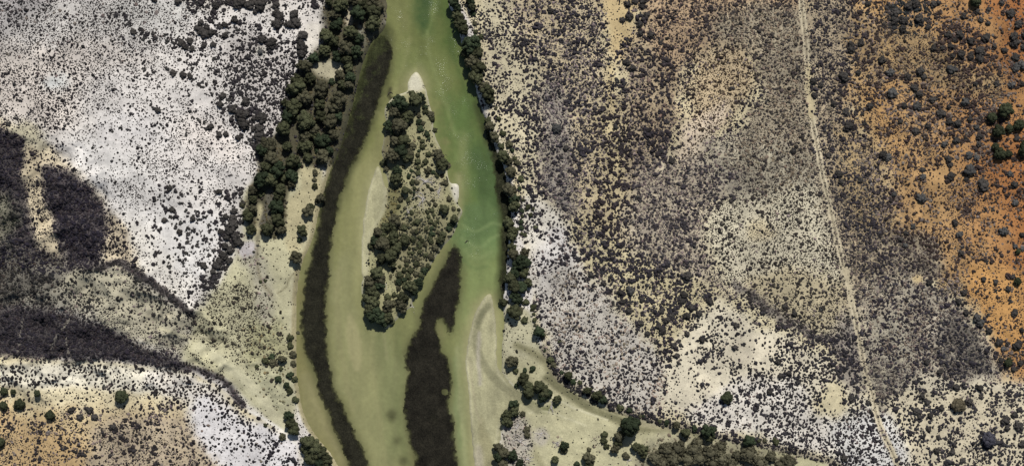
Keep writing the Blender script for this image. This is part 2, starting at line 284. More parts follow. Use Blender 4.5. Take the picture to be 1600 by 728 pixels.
paint(poly('790 655 815 650 835 680 820 728 790 728', 6, 5), (176, 168, 150), t=.22, s=.10, g=.3, gc=(150, 142, 142))
paint(ell(846, 680, 12, 14, 5, 4), (178, 170, 148), t=.12, s=.04, g=.3, gc=(150, 144, 140)); paint(ell(870, 688, 8, 8, 4, 4), t=.1, g=.4)
paint(ell(935, 690, 14, 14, 6, 4), t=.1, g=.35)
paint(poly('1010 685 1100 690 1220 700 1240 720 1240 800 1000 800', 8, 6), (150, 144, 116), g=.5, gc=(100, 98, 86))
paint(stroke('1180 700 1230 712 1260 716 1300 722', 8, 6, 3), (170, 164, 128))
paint(stroke('1000 660 1060 672', 6, 5, 3), (166, 158, 124))
paint(stroke('850 545 872 585 905 606 945 626 980 642 1040 660 1110 676 1180 690 1240 704 1290 718 1330 738', 9, 6, 4), (150, 140, 118), s=.5, m=.5, t=.1, bc=(42, 40, 42))
for q in (poly('512 0 612 -20 608 30 592 52 576 70 562 100 552 140 542 180 528 232 505 262 470 262 440 240 470 150 480 100 505 60', 6, 5), poly('470 110 545 90 556 140 530 230 500 252 470 265 450 300 445 360 415 368 384 345 392 300 405 260 400 235 440 200 450 150', 5, 4)):
    paint(q, (86, 82, 63), t=.05, s=.08, m=0, g=.4, gc=(84, 80, 64))  # grove floor: shade between the trees painted into the soil colour
paint(poly('487 106 500 96 528 92 537 100 536 116 520 126 500 120', 3, 3), (168, 160, 132), t=.03, s=0, m=0, g=0)
paint(poly('546 10 552 14 549 40 544 46 538 34 542 24', 2, 2), (176, 164, 138), g=0)
paint(poly('561 40 566 44 568 66 564 68', 2, 1), (150, 148, 132), g=0)
paint(poly('470 252 480 258 498 262 506 268 500 320 478 372 462 396 445 380 448 340 452 310 470 292', 3, 3), (176, 166, 128), t=.03, s=.0, g=0)
paint(poly('405 318 412 322 412 345 404 368 398 364', 2, 2), (182, 172, 134), g=0)
paint(stroke('448 232 456 240 460 246', 9, 4, 2), (74, 72, 66), g=.2)
paint(stroke('424 300 420 325 410 350', 12, 4, 2), (96, 92, 80), g=.3)
paint(stroke('602 46 590 58 578 72 564 100 554 140 545 178 530 228 516 262', 13, 6, 3), (78, 76, 58), t=.05, g=.3, gc=(70, 68, 54), s=.1)
paint(stroke('516 262 504 300 496 335 487 372 474 400 464 430 461 500 461 560 464 600 474 645 498 688 526 728', 9, 4, 2), (158, 148, 112), t=.02, g=0, s=.0)
# the track, two ruts
TRK = P('1246 -100 1249 0 1256 60 1262 130 1270 200 1283 270 1297 330 1312 400 1327 460 1340 520 1352 580 1362 620 1375 665 1395 710 1412 750 1440 830')
m_ = stroke(' '.join('%g %g' % tuple(q) for q in TRK), 9, 6, 4)
paint(m_, (152, 140, 114), t=.2, s=.02, m=0, g=.2)
for off in (-3.2, 3.2): paint(stroke(' '.join('%g %g' % (q[0] + off, q[1]) for q in TRK), 2.9, 2, 2), (206, 192, 160), a=.95, t=0, s=0, m=0, g=0)
paint(stroke('1262 110 1266 150 1268 180', 12, 8, 5), (186, 170, 132), t=.1, g=0)
paint(stroke('1318 420 1324 440 1330 470', 12, 8, 4), (190, 176, 144), t=.1, g=0)
for s_, w_ in (('1180 330 1230 300 1262 262', 2), ('1350 600 1410 560 1460 540 1500 560', 2), ('1390 430 1425 480 1410 540', 2.2), ('1200 0 1210 60 1205 120', 1.4), ('1262 140 1290 160', 1.2), ('1350 520 1420 530 1425 500', 2), ('1055 430 1055 400 1062 370', 1.6), ('838 60 842 85 830 110', 5), ('750 60 754 100 760 140', 4), ('1240 470 1290 500', 1.5), ('1340 440 1400 420', 1.6), ('1420 585 1480 560 1540 570', 1.6)):
    paint(stroke(s_, w_, 2, 4), (196, 184, 152), t=0, s=0, m=0, g=0, a=.7)

# --- the river: land / water
RIV = poly('603 -110 604 0 603 40 590 56 577 74 566 102 556 140 546 180 531 230 516 265 506 300 497 335 489 372 476 400 468 422 464 450 463 500 463 560 465 600 475 645 498 688 528 728 560 840 780 840 778 728 779 690 786 660 802 640 812 622 786 590 782 560 784 530 788 500 787 470 790 430 795 380 799 340 796 300 788 262 776 236 766 208 757 180 747 150 737 112 724 76 718 50 708 20 701 0 698 -110', 0, 2)
ISL_P = '648 113 658 122 665 140 669 158 674 180 680 208 690 240 699 262 704 285 716 288 717 304 716 320 721 334 714 350 704 372 692 386 680 404 665 430 652 455 640 480 625 490 612 508 600 514 588 504 576 494 569 478 567 455 568 440 574 425 574 400 577 370 588 352 599 334 604 305 607 285 599 262 598 240 600 215 603 190 601 172 611 157 622 148 636 141 640 124'
ISL = poly(ISL_P, 0, 3)
BAR1 = poly('590 257 596 272 603 298 600 330 588 354 578 372 576 402 572 432 566 430 565 400 566 370 569 335 575 300 582 277', 0, 1)
BAR2 = poly('766 457 751 474 739 498 732 530 728 560 729 590 733 625 735 665 741 728 750 840 778 840 778 690 786 660 803 640 812 622 796 600 782 585 776 560 776 525 773 485', 0, 1)
TIP = poly('648 112 656 120 662 136 655 144 640 143 636 130', 0, 1)
BARS = np.clip(BAR1 + BAR2 + TIP, 0, 1) * (RIV > .5)
LAND = np.clip(1 - RIV + ISL + BARS, 0, 1)
Lb = blur(LAND, 3.5)
BWOB = (fbm(XX, YY, 12, 45, 4, .7) - .5) * blur(BARS, 12) * (1 - blur(ISL, 6)) * (1 - RIV < .5)
Lb = np.clip(Lb + BWOB * .9 * 4 * Lb * (1 - Lb), 0, 1)
ISLF = blur(ISL, 3)
paint(ISLF, (154, 150, 110), t=.05, s=.02, m=0, g=.03, bc=(44, 46, 38), gc=(110, 108, 92))
paint(poly('655 195 690 230 700 280 690 330 640 330 640 250', 8, 5) * ISLF, (160, 154, 114), t=.12, s=.06)
paint(poly('650 270 695 275 690 310 650 320', 8, 4) * ISLF, (168, 160, 126), t=.1)
paint(poly('620 340 700 345 685 400 655 450 620 450 610 400', 8, 6) * ISLF, (140, 134, 100), t=.15, s=.14, m=.0, g=.22, gc=(82, 82, 64))
paint(poly('600 290 625 290 620 340 590 350 604 320', 6, 4) * ISLF, (132, 126, 84), t=.2, g=.3, gc=(96, 92, 66))
paint(poly('600 190 612 200 612 240 600 260', 5, 4) * ISLF, (124, 118, 84), g=.4)
BARB = blur(BARS, 3)
paint(BARB, (175, 170, 131), t=0, s=0, m=0, g=0)
paint(blur(TIP, 3), (204, 198, 172), t=0)
paint(poly('706 288 718 286 718 304 713 318 707 304', 3, 1), (202, 196, 178), t=0)
edge_ = np.clip(1 - (blur(BARS, 7) - .45) / .4, 0, 1) * (BARB > .02) * (1 - ISLF)
paint(edge_ * (1 - TIP), (166, 161, 121), a=.9)
clr = 1 - np.clip(blur(BARS, 14) * 4, 0, 1) * (1 - ISLF) * (1 - CR) * (1 - RM)
for k in 'tsmg': D[k] *= clr
BSTR = (fbm(XX * 1.0, YY * .18, 9, 48, 4, .6) - .5) * BARB * (1 - ISLF)
SOIL *= (1 + .30 * BSTR)[..., None]
# wet channel and dark wet lines across the big bar
paint(stroke('764 477 752 492 745 515 746 545 757 572 778 597 808 618 840 640', 12, 4, 1) * (1 - RM), (150, 146, 112), t=0)
paint(stroke('764 477 752 492 746 510', 7, 3, 1), (132, 130, 98), t=0)
paint(poly('747 655 752 648 760 672 772 700 776 728 780 800 760 800 755 720 748 690', 4, 1), (158, 152, 114), t=0)
paint(stroke('733 560 738 600 744 640 752 660', 2, 3, 1), (164, 156, 124)); paint(stroke('735 560 738 570 735 590', 4, 3, 1), (170, 164, 128))
paint(stroke('749 520 748 560 750 600', 5, 5, 3), (180, 172, 150)); paint(poly('742 700 750 695 756 728 744 740', 4, 2), (170, 162, 136))

# trodden gaps winding through the scrub, and the litter under it
rid = np.abs(fbm(XX, YY, 46, 61, 3) - .5); rid2 = np.abs(fbm(XX, YY, 24, 62, 3) - .5)
gap = np.clip(1.25 - rid / .011, 0, 1) + .8 * np.clip(1.2 - rid2 / .012, 0, 1)
gap = np.clip(gap, 0, 1) * np.clip((D['g'] - .2) * 3, 0, 1) * (XX > 820)
for k in 'tsmg': D[k] *= (1 - .9 * gap)
SOIL *= (1 + .16 * gap)[..., None]
lit = np.clip(D['g'], 0, 1) * np.clip((fbm(XX, YY, 5, 63, 3, .7) - .36) * 3.6, 0, 1) * .55
SOIL = SOIL * (1 - lit[..., None]) + GC * lit[..., None]
# --- water colour (turbid water over sand: the deeper, the greener)
WP1 = '594 56 580 74 567 108 557 146 547 182 533 226 519 262 508 300 499 345 490 385 480 425 474 465 472 510 477 550 492 582 499 615 510 640 518 665 530 690 540 712 548 740 560 800 600 800 580 740 570 712 556 680 545 655 534 630 524 612 519 585 513 560 511 520 510 480 512 440 516 400 521 360 529 312 545 272 561 240 577 200 592 158 604 120 612 92 610 66'
WP2 = '708 384 718 396 720 430 719 462 713 484 710 505 706 522 700 522 697 508 690 500 681 503 681 520 688 535 690 552 700 560 704 580 706 603 702 612 701 640 708 655 710 680 712 705 718 740 725 800 655 800 650 740 646 705 638 680 631 650 631 625 634 600 639 582 632 566 636 545 641 528 653 514 657 496 668 462 684 430 700 400'
WB1 = poly(WP1, 0, 2); WB2 = poly(WP2, 0, 2)
WC = np.zeros((NY, NX, 3), np.float32) + np.array((138, 136, 92), np.float32)
def wpaint(m, c, a=1.0):
    mm = (m * a)[..., None]; WC[:] = WC * (1 - mm) + np.array(c, np.float32) * mm
wpaint(poly('560 -200 760 -200 770 200 800 260 800 450 715 450 715 350 700 260 680 180 660 120 600 100', 24, 8), (110, 117, 68))
wpaint(poly('590 -200 640 -200 636 60 640 110 600 130 600 60', 18, 6), (128, 130, 82))
wpaint(poly('648 -200 678 -200 674 20 668 55 660 50 654 20', 10, 6), (66, 88, 50))
wpaint(poly('680 -200 702 -200 720 70 745 150 760 200 735 190 715 110 690 50', 14, 4), (84, 102, 52))
wpaint(stroke('660 60 672 40 680 0', 4, 6, 4), (122, 134, 80), .6)
wpaint(poly('610 90 690 90 700 160 700 230 680 200 660 120 620 120', 18, 8), (124, 132, 80), .8)
wpaint(poly('700 150 740 170 760 230 775 300 770 330 730 330 715 280 700 220', 18, 8), (98, 118, 66))
wpaint(poly('715 215 730 215 735 290 722 330 718 290', 8, 4), (140, 144, 96), .7)
wpaint(poly('738 220 778 240 790 300 786 340 755 320 742 270', 10, 5), (82, 102, 60))
wpaint(poly('718 340 786 340 784 400 745 430 722 420 712 380', 14, 6), (112, 132, 84))
wpaint(poly('724 318 770 318 774 372 730 366', 12, 6), (98, 118, 74))
wpaint(poly('722 400 782 400 782 460 750 460 725 520 712 560 712 480', 16, 6), (132, 144, 92))
wpaint(poly('712 540 728 540 730 660 735 740 716 740 705 640', 8, 3), (144, 150, 106))
wpaint(poly('560 255 590 260 570 300 565 440 545 480 530 440 540 330', 16, 6), (144, 142, 96))
wpaint(poly('520 400 565 400 575 520 620 520 640 560 630 740 575 740 540 640 515 560', 20, 8), (148, 146, 104))
wpaint(stroke('590 510 606 560 612 620 618 700', 40, 30, 6), (130, 134, 92), .7)
wpaint(stroke('600 520 604 560', 3, 6, 1), (158, 154, 114), .7)
wpaint(poly('464 440 478 440 474 520 490 600 500 640 470 620 464 560', 8, 4), (134, 126, 84), .8)
wpaint(poly('468 580 492 590 515 640 545 728 528 728 498 688 475 645', 6, 3), (144, 138, 98))
wpaint(poly('660 500 700 500 690 540 700 600 720 600 715 500 730 430 718 420', 10, 5), (128, 132, 84), .8)
wpaint(poly('610 500 655 450 690 400 708 385 700 420 660 490 640 540 620 560', 12, 5), (126, 128, 84), .8)
wpaint(poly('602 90 618 60 612 120 590 200 570 250 562 240 585 180', 8, 3), (126, 128, 78))
wpaint(poly('546 490 558 512 565 545 562 578 552 576 544 545 541 512', 5, 2), (166, 160, 118))
wpaint(poly('636 118 650 104 664 118 666 150 636 150', 8, 2), (150, 148, 106), .8)
wpaint(poly('560 258 600 245 610 300 565 440 555 380', 10, 3), (150, 146, 100), .7)
wpaint(stroke('717 275 717 320 716 335', 10, 10, 2), (156, 152, 110), .8)
# dark shallows along the banks, weedy on the west side
wpaint(stroke('752 170 768 215 784 250 792 290 792 340 790 390 788 430 786 470', 22, 12, 5), (58, 62, 36), .95)
wpaint(stroke('724 80 740 140 755 190', 8, 10, 3), (74, 88, 44), .7)
wpaint(poly('603 40 577 74 562 110 546 180 520 250 500 320 500 340 520 340 545 270 570 210 595 150 608 110 611 70', 8, 3), (66, 68, 40), .85)
wpaint(poly('590 60 600 80 580 130 560 180 545 210 548 170 562 110', 10, 5), (72, 80, 40), .7)
wpaint(stroke('610 140 608 150 614 158', 5, 5, 1), (60, 58, 38), .9)
wpaint(blur(WB1, 9) , (72, 72, 46), .8); wpaint(blur(WB2, 9), (72, 72, 46), .85)
wpaint(np.clip(blur(BARS, 34) * 2.0, 0, 1), (152, 150, 106), .6); wpaint(np.clip(blur(BARS, 14) * 1.8, 0, 1), (166, 161, 120), .85)
for s_, w_, c_, a_ in (('666 50 676 100 694 150 712 210', 5, (140, 148, 98), .45), ('700 60 722 130 744 200 760 250', 6, (84, 100, 54), .5), ('640 60 628 110 612 150', 6, (146, 146, 98), .4), ('724 352 742 362 764 350 782 352', 3, (150, 164, 112), .5), ('722 372 745 386 770 372 784 366', 3, (148, 162, 110), .5),
        ('726 392 744 404 766 392', 3, (146, 158, 108), .5), ('722 404 742 420 760 416', 4, (96, 116, 72), .4), ('730 338 752 346 778 334', 4, (86, 104, 64), .45), ('585 500 580 560 590 640 600 728', 9, (154, 150, 108), .45), ('620 520 628 580 622 650 640 728', 10, (118, 124, 82), .4),
        ('530 420 525 480 535 560 552 640', 8, (154, 148, 108), .4), ('545 300 530 360 524 420', 8, (132, 132, 86), .4), ('715 545 716 600 722 660 728 728', 5, (160, 160, 120), .5), ('712 560 712 620 718 700', 5, (120, 134, 92), .4), ('482 600 505 660 535 720', 5, (156, 148, 110), .4)):
    wpaint(stroke(s_, w_, 6, 4), c_, a_)
for q in ((612, 647, 7), (622, 690, 6), (632, 720, 7), (609, 655, 4)): wpaint(ell(q[0], q[1], q[2], q[2], 6, 5), (70, 70, 46), .75)
wpaint(poly('645 540 690 545 700 600 712 620 700 640 690 560 640 560', 6, 3), (110, 112, 70), .5)
wv = 1.3 * (fbm(XX, YY * .22, 11, 91, 4) - .5) + .6 * (fbm(XX, YY, 5, 92, 2) - .5)
WC *= (1 + .12 * wv)[..., None]; _w = WC.mean(-1, keepdims=True); WC = (_w + (WC - _w) * .96) * np.array((.945, .95, .92), np.float32)

# rafts of grey-green scrub on the orange sand and on the tan sand
orz = np.clip((XX - 1330) / 60, 0, 1) * np.clip((640 - YY) / 40, 0, 1)
spot = np.clip((fbm(XX, YY, 26, 95, 3, .5) - .54) * 9, 0, 1) * orz
D['g'] = np.clip(D['g'] + .65 * spot, 0, 1); D['s'] = D['s'] + .14 * spot
SOIL *= (1 - .10 * spot)[..., None]
east = np.clip((XX - 740) / 30, 0, 1) * RM
D['s'] = D['s'] * (1.2 + .35 * east); D['m'] = D['m'] * (1.15 + .75 * east); D['g'] = np.clip(D['g'] * (1 + .25 * east), 0, 1)
# uneven growth
for k, sc_ in (('t', 38), ('s', 44), ('m', 60), ('g', 34)): D[k] *= np.clip(1 + 2.4 * (fbm(XX, YY, sc_, 70 + ord(k), 3, .6) - .5), .15, 2)
# --- thin everything out on the water
land_ok = np.clip((Lb - .55) * 5, 0, 1)

def s2l(c):
    c = np.clip(np.asarray(c, np.float32) / 255.0, 0, 1)
    return np.where(c <= .04045, c / 12.92, ((c + .055) / 1.055) ** 2.4)
def sample(A, x, y):
    u = np.clip((x - X0) / ST, 0, NX - 1.001); v = np.clip((y - Y0) / ST, 0, NY - 1.001)
    i = u.astype(int); j = v.astype(int); fu = u - i; fv = v - j
    if A.ndim == 3: fu = fu[:, None]; fv = fv[:, None]
    return (A[j, i] * (1 - fu) + A[j, i + 1] * fu) * (1 - fv) + (A[j + 1, i] * (1 - fu) + A[j + 1, i + 1] * fu) * fv

# ------------------------------------------------------------------ heights
H = (Lb - .5) * 2.8
H = np.where(H > 0, H * (1 - .72 * blur(BARS, 6) * (1 - ISLF)), H)
far = blur(1 - RIV, 50) * (1 - RIV)
H += np.clip(blur(1 - RIV, 8) - .55, 0, 1) * 1.2 + far * (fbm(XX, YY, 150, 31, 3) - .3) * 4.0
H += LAND * (1 - BARB) * (fbm(XX, YY, 9, 41, 3) - .5) * .45
H -= CR * .5
WEST = poly('-200 180 120 230 200 400 330 500 320 590 -200 590', 20, 6)
rdg = 1 - 2 * np.abs(fbm(XX + YY * .3, YY, 70, 46, 4, .55) - .5)
H += WEST * (rdg - .75) * 15 + far * (fbm(XX, YY, 48, 47, 4, .55) - .5) * 3.2
KH = poly('395 500 440 500 455 560 445 620 430 640 400 600 370 560 380 520', 12, 6) + .5 * poly('325 470 400 440 420 560 330 560', 14, 6)
H += KH * (fbm(XX, YY, 8, 43, 3, .7) - .5) * 2.2 * (1 - RIV)
H = H.astype(np.float32)
def zat(x, y): return sample(H, np.atleast_1d(np.asarray(x, float)), np.atleast_1d(np.asarray(y, float)))

# ------------------------------------------------------------------ materials
GAIN = 0.88
def mat(name, rough=.9, spec=.15):
    m = bpy.data.materials.new(name); m.use_nodes = True
    b = m.node_tree.nodes['Principled BSDF']
    b.inputs['Roughness'].default_value = rough; b.inputs['Specular IOR Level'].default_value = spec
    return m, m.node_tree, b
def noise_node(t, scale, detail=3, rough=.6, co=None):
    n = t.nodes.new('ShaderNodeTexNoise'); n.inputs['Scale'].default_value = scale
    n.inputs['Detail'].default_value = detail; n.inputs['Roughness'].default_value = rough
    t.links.new(co, n.inputs['Vector']); return n
def ramp(t, src, a, b, va, vb):
    r = t.nodes.new('ShaderNodeMapRange'); t.links.new(src, r.inputs['Value'])
    for k, v in zip(('From Min', 'From Max', 'To Min', 'To Max'), (a, b, va, vb)): r.inputs[k].default_value = v
    return r.outputs[0]
def mul(t, a, b):
    n = t.nodes.new('ShaderNodeMath'); n.operation = 'MULTIPLY'; t.links.new(a, n.inputs[0])
    if isinstance(b, (int, float)): n.inputs[1].default_value = b
    else: t.links.new(b, n.inputs[1])
    return n.outputs[0]
def scale_col(t, col, fac):
    n = t.nodes.new('ShaderNodeVectorMath'); n.operation = 'SCALE'; t.links.new(col, n.inputs[0]); t.links.new(fac, n.inputs['Scale'])
    return n.outputs[0]
def attr_mat(name, rough, lo=.82, hi=1.18, s1=.9, s2=.12, bump=.0, spec=.1):
    m, t, b = mat(name, rough, spec)
    a = t.nodes.new('ShaderNodeAttribute'); a.attribute_name = 'col'
    g = t.nodes.new('ShaderNodeNewGeometry')
    n1 = noise_node(t, s1, 4, .65, g.outputs['Position']); n2 = noise_node(t, s2, 3, .6, g.outputs['Position'])
    f = mul(t, ramp(t, n1.outputs[0], .3, .7, lo, hi), ramp(t, n2.outputs[0], .3, .7, .93, 1.07))
    t.links.new(scale_col(t, a.outputs['Color'], f), b.inputs['Base Color'])
    if bump:
        bp = t.nodes.new('ShaderNodeBump'); bp.inputs['Strength'].default_value = bump; bp.inputs['Distance'].default_value = .5
        t.links.new(n1.outputs[0], bp.inputs['Height']); t.links.new(bp.outputs[0], b.inputs['Normal'])
    return m
M_GROUND = attr_mat('sandy_soil', .95, .80, 1.16, .9, .10, .25)
M_BUSH = attr_mat('low_scrub', .95, .55, 1.45, 1.5, .05)
M_WEED = attr_mat('wet_weed', .75, .70, 1.30, 1.2, .06, .3, .05)
_t = M_WEED.node_tree; _a = _t.nodes.new('ShaderNodeAttribute'); _a.attribute_name = 'col'
_t.links.new(_a.outputs['Alpha'], _t.nodes['Principled BSDF'].inputs['Alpha'])
def water_mat():
    m, t, b = mat('turbid_water', .2, .4)
    a = t.nodes.new('ShaderNodeAttribute'); a.attribute_name = 'col'
    g = t.nodes.new('ShaderNodeNewGeometry')
    n1 = noise_node(t, .35, 4, .6, g.outputs['Position']); n2 = noise_node(t, 1.1, 3, .7, g.outputs['Position'])
    f = ramp(t, n1.outputs[0], .3, .7, .95, 1.05)
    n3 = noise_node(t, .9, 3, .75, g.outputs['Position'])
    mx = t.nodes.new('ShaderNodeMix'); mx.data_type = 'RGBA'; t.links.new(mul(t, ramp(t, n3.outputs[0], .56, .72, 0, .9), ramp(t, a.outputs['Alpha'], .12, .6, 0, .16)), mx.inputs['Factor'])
    t.links.new(scale_col(t, a.outputs['Color'], f), mx.inputs['A']); mx.inputs['B'].default_value = (.33, .34, .20, 1)  # pale flecks mixed into the colour stand for sun glints off wavelets
    t.links.new(mx.outputs['Result'], b.inputs['Base Color'])
    bp = t.nodes.new('ShaderNodeBump'); bp.inputs['Strength'].default_value = 1.0; bp.inputs['Distance'].default_value = .7
    t.links.new(mul(t, n2.outputs[0], a.outputs['Alpha']), bp.inputs['Height']); t.links.new(bp.outputs[0], b.inputs['Normal'])
    return m
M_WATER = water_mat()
def leaf_mat(name, rgb, var=.25):
    m, t, b = mat(name, .85, .1)
    g = t.nodes.new('ShaderNodeNewGeometry'); oi = t.nodes.new('ShaderNodeObjectInfo')
    n1 = noise_node(t, 1.3, 3, .6, g.outputs['Position'])
    f = mul(t, ramp(t, n1.outputs[0], .3, .7, .6, 1.5), ramp(t, oi.outputs['Random'], 0, 1, 1 - var, 1 + var))
    c = t.nodes.new('ShaderNodeRGB'); c.outputs[0].default_value = (*[float(v) for v in s2l(rgb)], 1)
    t.links.new(scale_col(t, c.outputs[0], f), b.inputs['Base Color'])
    return m
M_LEAF = {'g': leaf_mat('dark_green_leaves', (62, 64, 45), .35), 'h': leaf_mat('grey_olive_leaves', (71, 69, 53), .25), 'k': leaf_mat('deep_green_leaves', (46, 54, 38), .3), 'b': leaf_mat('bright_green_leaves', (50, 54, 38)), 'o': leaf_mat('olive_grey_leaves', (80, 77, 61)),
          'd': leaf_mat('dull_dark_leaves', (60, 57, 54)), 's': leaf_mat('slate_grey_leaves', (76, 75, 73)), 'v': leaf_mat('violet_grey_leaves', (62, 61, 68)), 'y': leaf_mat('brown_leaves', (76, 70, 56))}
M_BARK, _t, _b = mat('bark', .9); _b.inputs['Base Color'].default_value = (.12, .095, .075, 1)
M_DEAD, _t, _b = mat('bleached_wood', .9)
_g = _t.nodes.new('ShaderNodeNewGeometry'); _n = noise_node(_t, 2.0, 3, .6, _g.outputs['Position'])
_r = _t.nodes.new('ShaderNodeValToRGB'); _r.color_ramp.elements[0].color = (.28, .25, .22, 1); _r.color_ramp.elements[1].color = (.62, .58, .55, 1)
_t.links.new(_n.outputs[0], _r.inputs[0]); _t.links.new(_r.outputs[0], _b.inputs['Base Color'])
M_DARKW, _t, _b = mat('dark_wet_wood', .8); _b.inputs['Base Color'].default_value = (.05, .042, .035, 1)

# ------------------------------------------------------------------ mesh helpers
def mesh_np(name, V, F, k, col=None, smooth=False, alpha=None):
    """V (n,3), F (m,k) indices; col (n,3) sRGB 0-255."""
    me = bpy.data.meshes.new(name)
    V = np.ascontiguousarray(V, np.float32); F = np.ascontiguousarray(F, np.int32)
    me.vertices.add(len(V)); me.vertices.foreach_set('co', V.ravel())
    me.loops.add(F.size); me.loops.foreach_set('vertex_index', F.ravel())
    me.polygons.add(len(F)); me.polygons.foreach_set('loop_start', np.arange(0, F.size, k, dtype=np.int32))
    if smooth: me.polygons.foreach_set('use_smooth', np.ones(len(F), bool))
    me.update(calc_edges=True)
    if col is not None:
        a = me.color_attributes.new('col', 'FLOAT_COLOR', 'POINT')
        c = np.ones((len(V), 4), np.float32); c[:, :3] = s2l(col) * GAIN
        if alpha is not None: c[:, 3] = alpha
        a.data.foreach_set('color', c.ravel())
    return me
def link(name, me, m, parent=None, kind=None, label=None, cat=None, group=None):
    o = bpy.data.objects.new(name, me); COL.objects.link(o)
    if m and not me.materials: me.materials.append(m)
    if parent: o.parent = parent
    for k, v in (('kind', kind), ('label', label), ('category', cat), ('group', group)):
        if v: o[k] = v
    return o

# ------------------------------------------------------------------ ground, island, sandbars
soil = SOIL.copy(); _m = soil.mean(-1, keepdims=True); soil = _m + (soil - _m) * (.90 - .11 * np.clip((XX - 1340) / 80, 0, 1) * (YY < 610))[..., None]
nz = (fbm(XX, YY, 60, 51, 6, .65) - .5) * .34 + (fbm(XX, YY, 7, 52, 2) - .5) * .10
soil *= (1 + nz)[..., None]
damp = np.clip(1 - (H - .05) / .5, 0, 1) * (H > -.3)
soil *= (1 - .10 * damp)[..., None]
idx = np.arange(NX * NY).reshape(NY, NX)
Fq = np.stack([idx[:-1, :-1], idx[1:, :-1], idx[1:, 1:], idx[:-1, 1:]], -1)
VV = np.stack([wx(XX), wy(YY), H], -1).reshape(-1, 3); CC = soil.reshape(-1, 3)
def zone(m): return (m[:-1, :-1] + m[1:, 1:] + m[:-1, 1:] + m[1:, :-1]) > 2.0
zI = zone(ISLF.copy() > .3) ; zB = zone(BARB > .3) & ~zI
def submesh(name, sel, m, kind='structure'):
    f = Fq[sel]; u, inv = np.unique(f, return_inverse=True)
    return link(name, mesh_np(name, VV[u], inv.reshape(-1, 4), 4, CC[u], True), m, kind=kind)
bed_deep = (H[:-1, :-1] < -.5)
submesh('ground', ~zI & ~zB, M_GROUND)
submesh('river_island', zI, M_GROUND)
submesh('sandbar', zB, M_GROUND)
# the plain goes on to the horizon round the detailed part
ring_in = [(float(wx(X0)), float(wy(Y1))), (float(wx(X1)), float(wy(Y1))), (float(wx(X1)), float(wy(Y0))), (float(wx(X0)), float(wy(Y0)))]
ring_out = [(-14000, -14000), (14000, -14000), (14000, 14000), (-14000, 14000)]
V = [(x, y, 0.0) for x, y in ring_in] + [(x, y, 0.0) for x, y in ring_out]
F = [(i, (i + 1) % 4, 4 + (i + 1) % 4, 4 + i) for i in range(4)]
link('outer_plain', mesh_np('outer_plain', np.array(V), np.array([(a, d, c, b) for a, b, c, d in F]), 4, np.array([(176, 165, 135)] * 8)), M_GROUND, kind='structure')

# ------------------------------------------------------------------ water
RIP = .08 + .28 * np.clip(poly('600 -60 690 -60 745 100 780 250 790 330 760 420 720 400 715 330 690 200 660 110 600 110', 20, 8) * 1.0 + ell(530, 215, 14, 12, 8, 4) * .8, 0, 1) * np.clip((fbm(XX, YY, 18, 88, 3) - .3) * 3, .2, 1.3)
sx = slice(int((440 - X0) / ST), int((900 - X0) / ST) + 1)
wm = blur((Lb < .75).astype(np.float32), 6)[:, sx]
wi = np.arange(wm.size).reshape(wm.shape)
wf = np.stack([wi[:-1, :-1], wi[1:, :-1], wi[1:, 1:], wi[:-1, 1:]], -1)[(wm[:-1, :-1] > .02) | (wm[1:, 1:] > .02)]
wV = np.stack([wx(XX[:, sx]), wy(YY[:, sx]), np.zeros_like(wm)], -1).reshape(-1, 3)
u, inv = np.unique(wf, return_inverse=True)
link('river_water', mesh_np('river_water', wV[u], inv.reshape(-1, 4), 4, WC[:, sx].reshape(-1, 3)[u], True, RIP[:, sx].ravel()[u]), M_WATER, kind='structure')

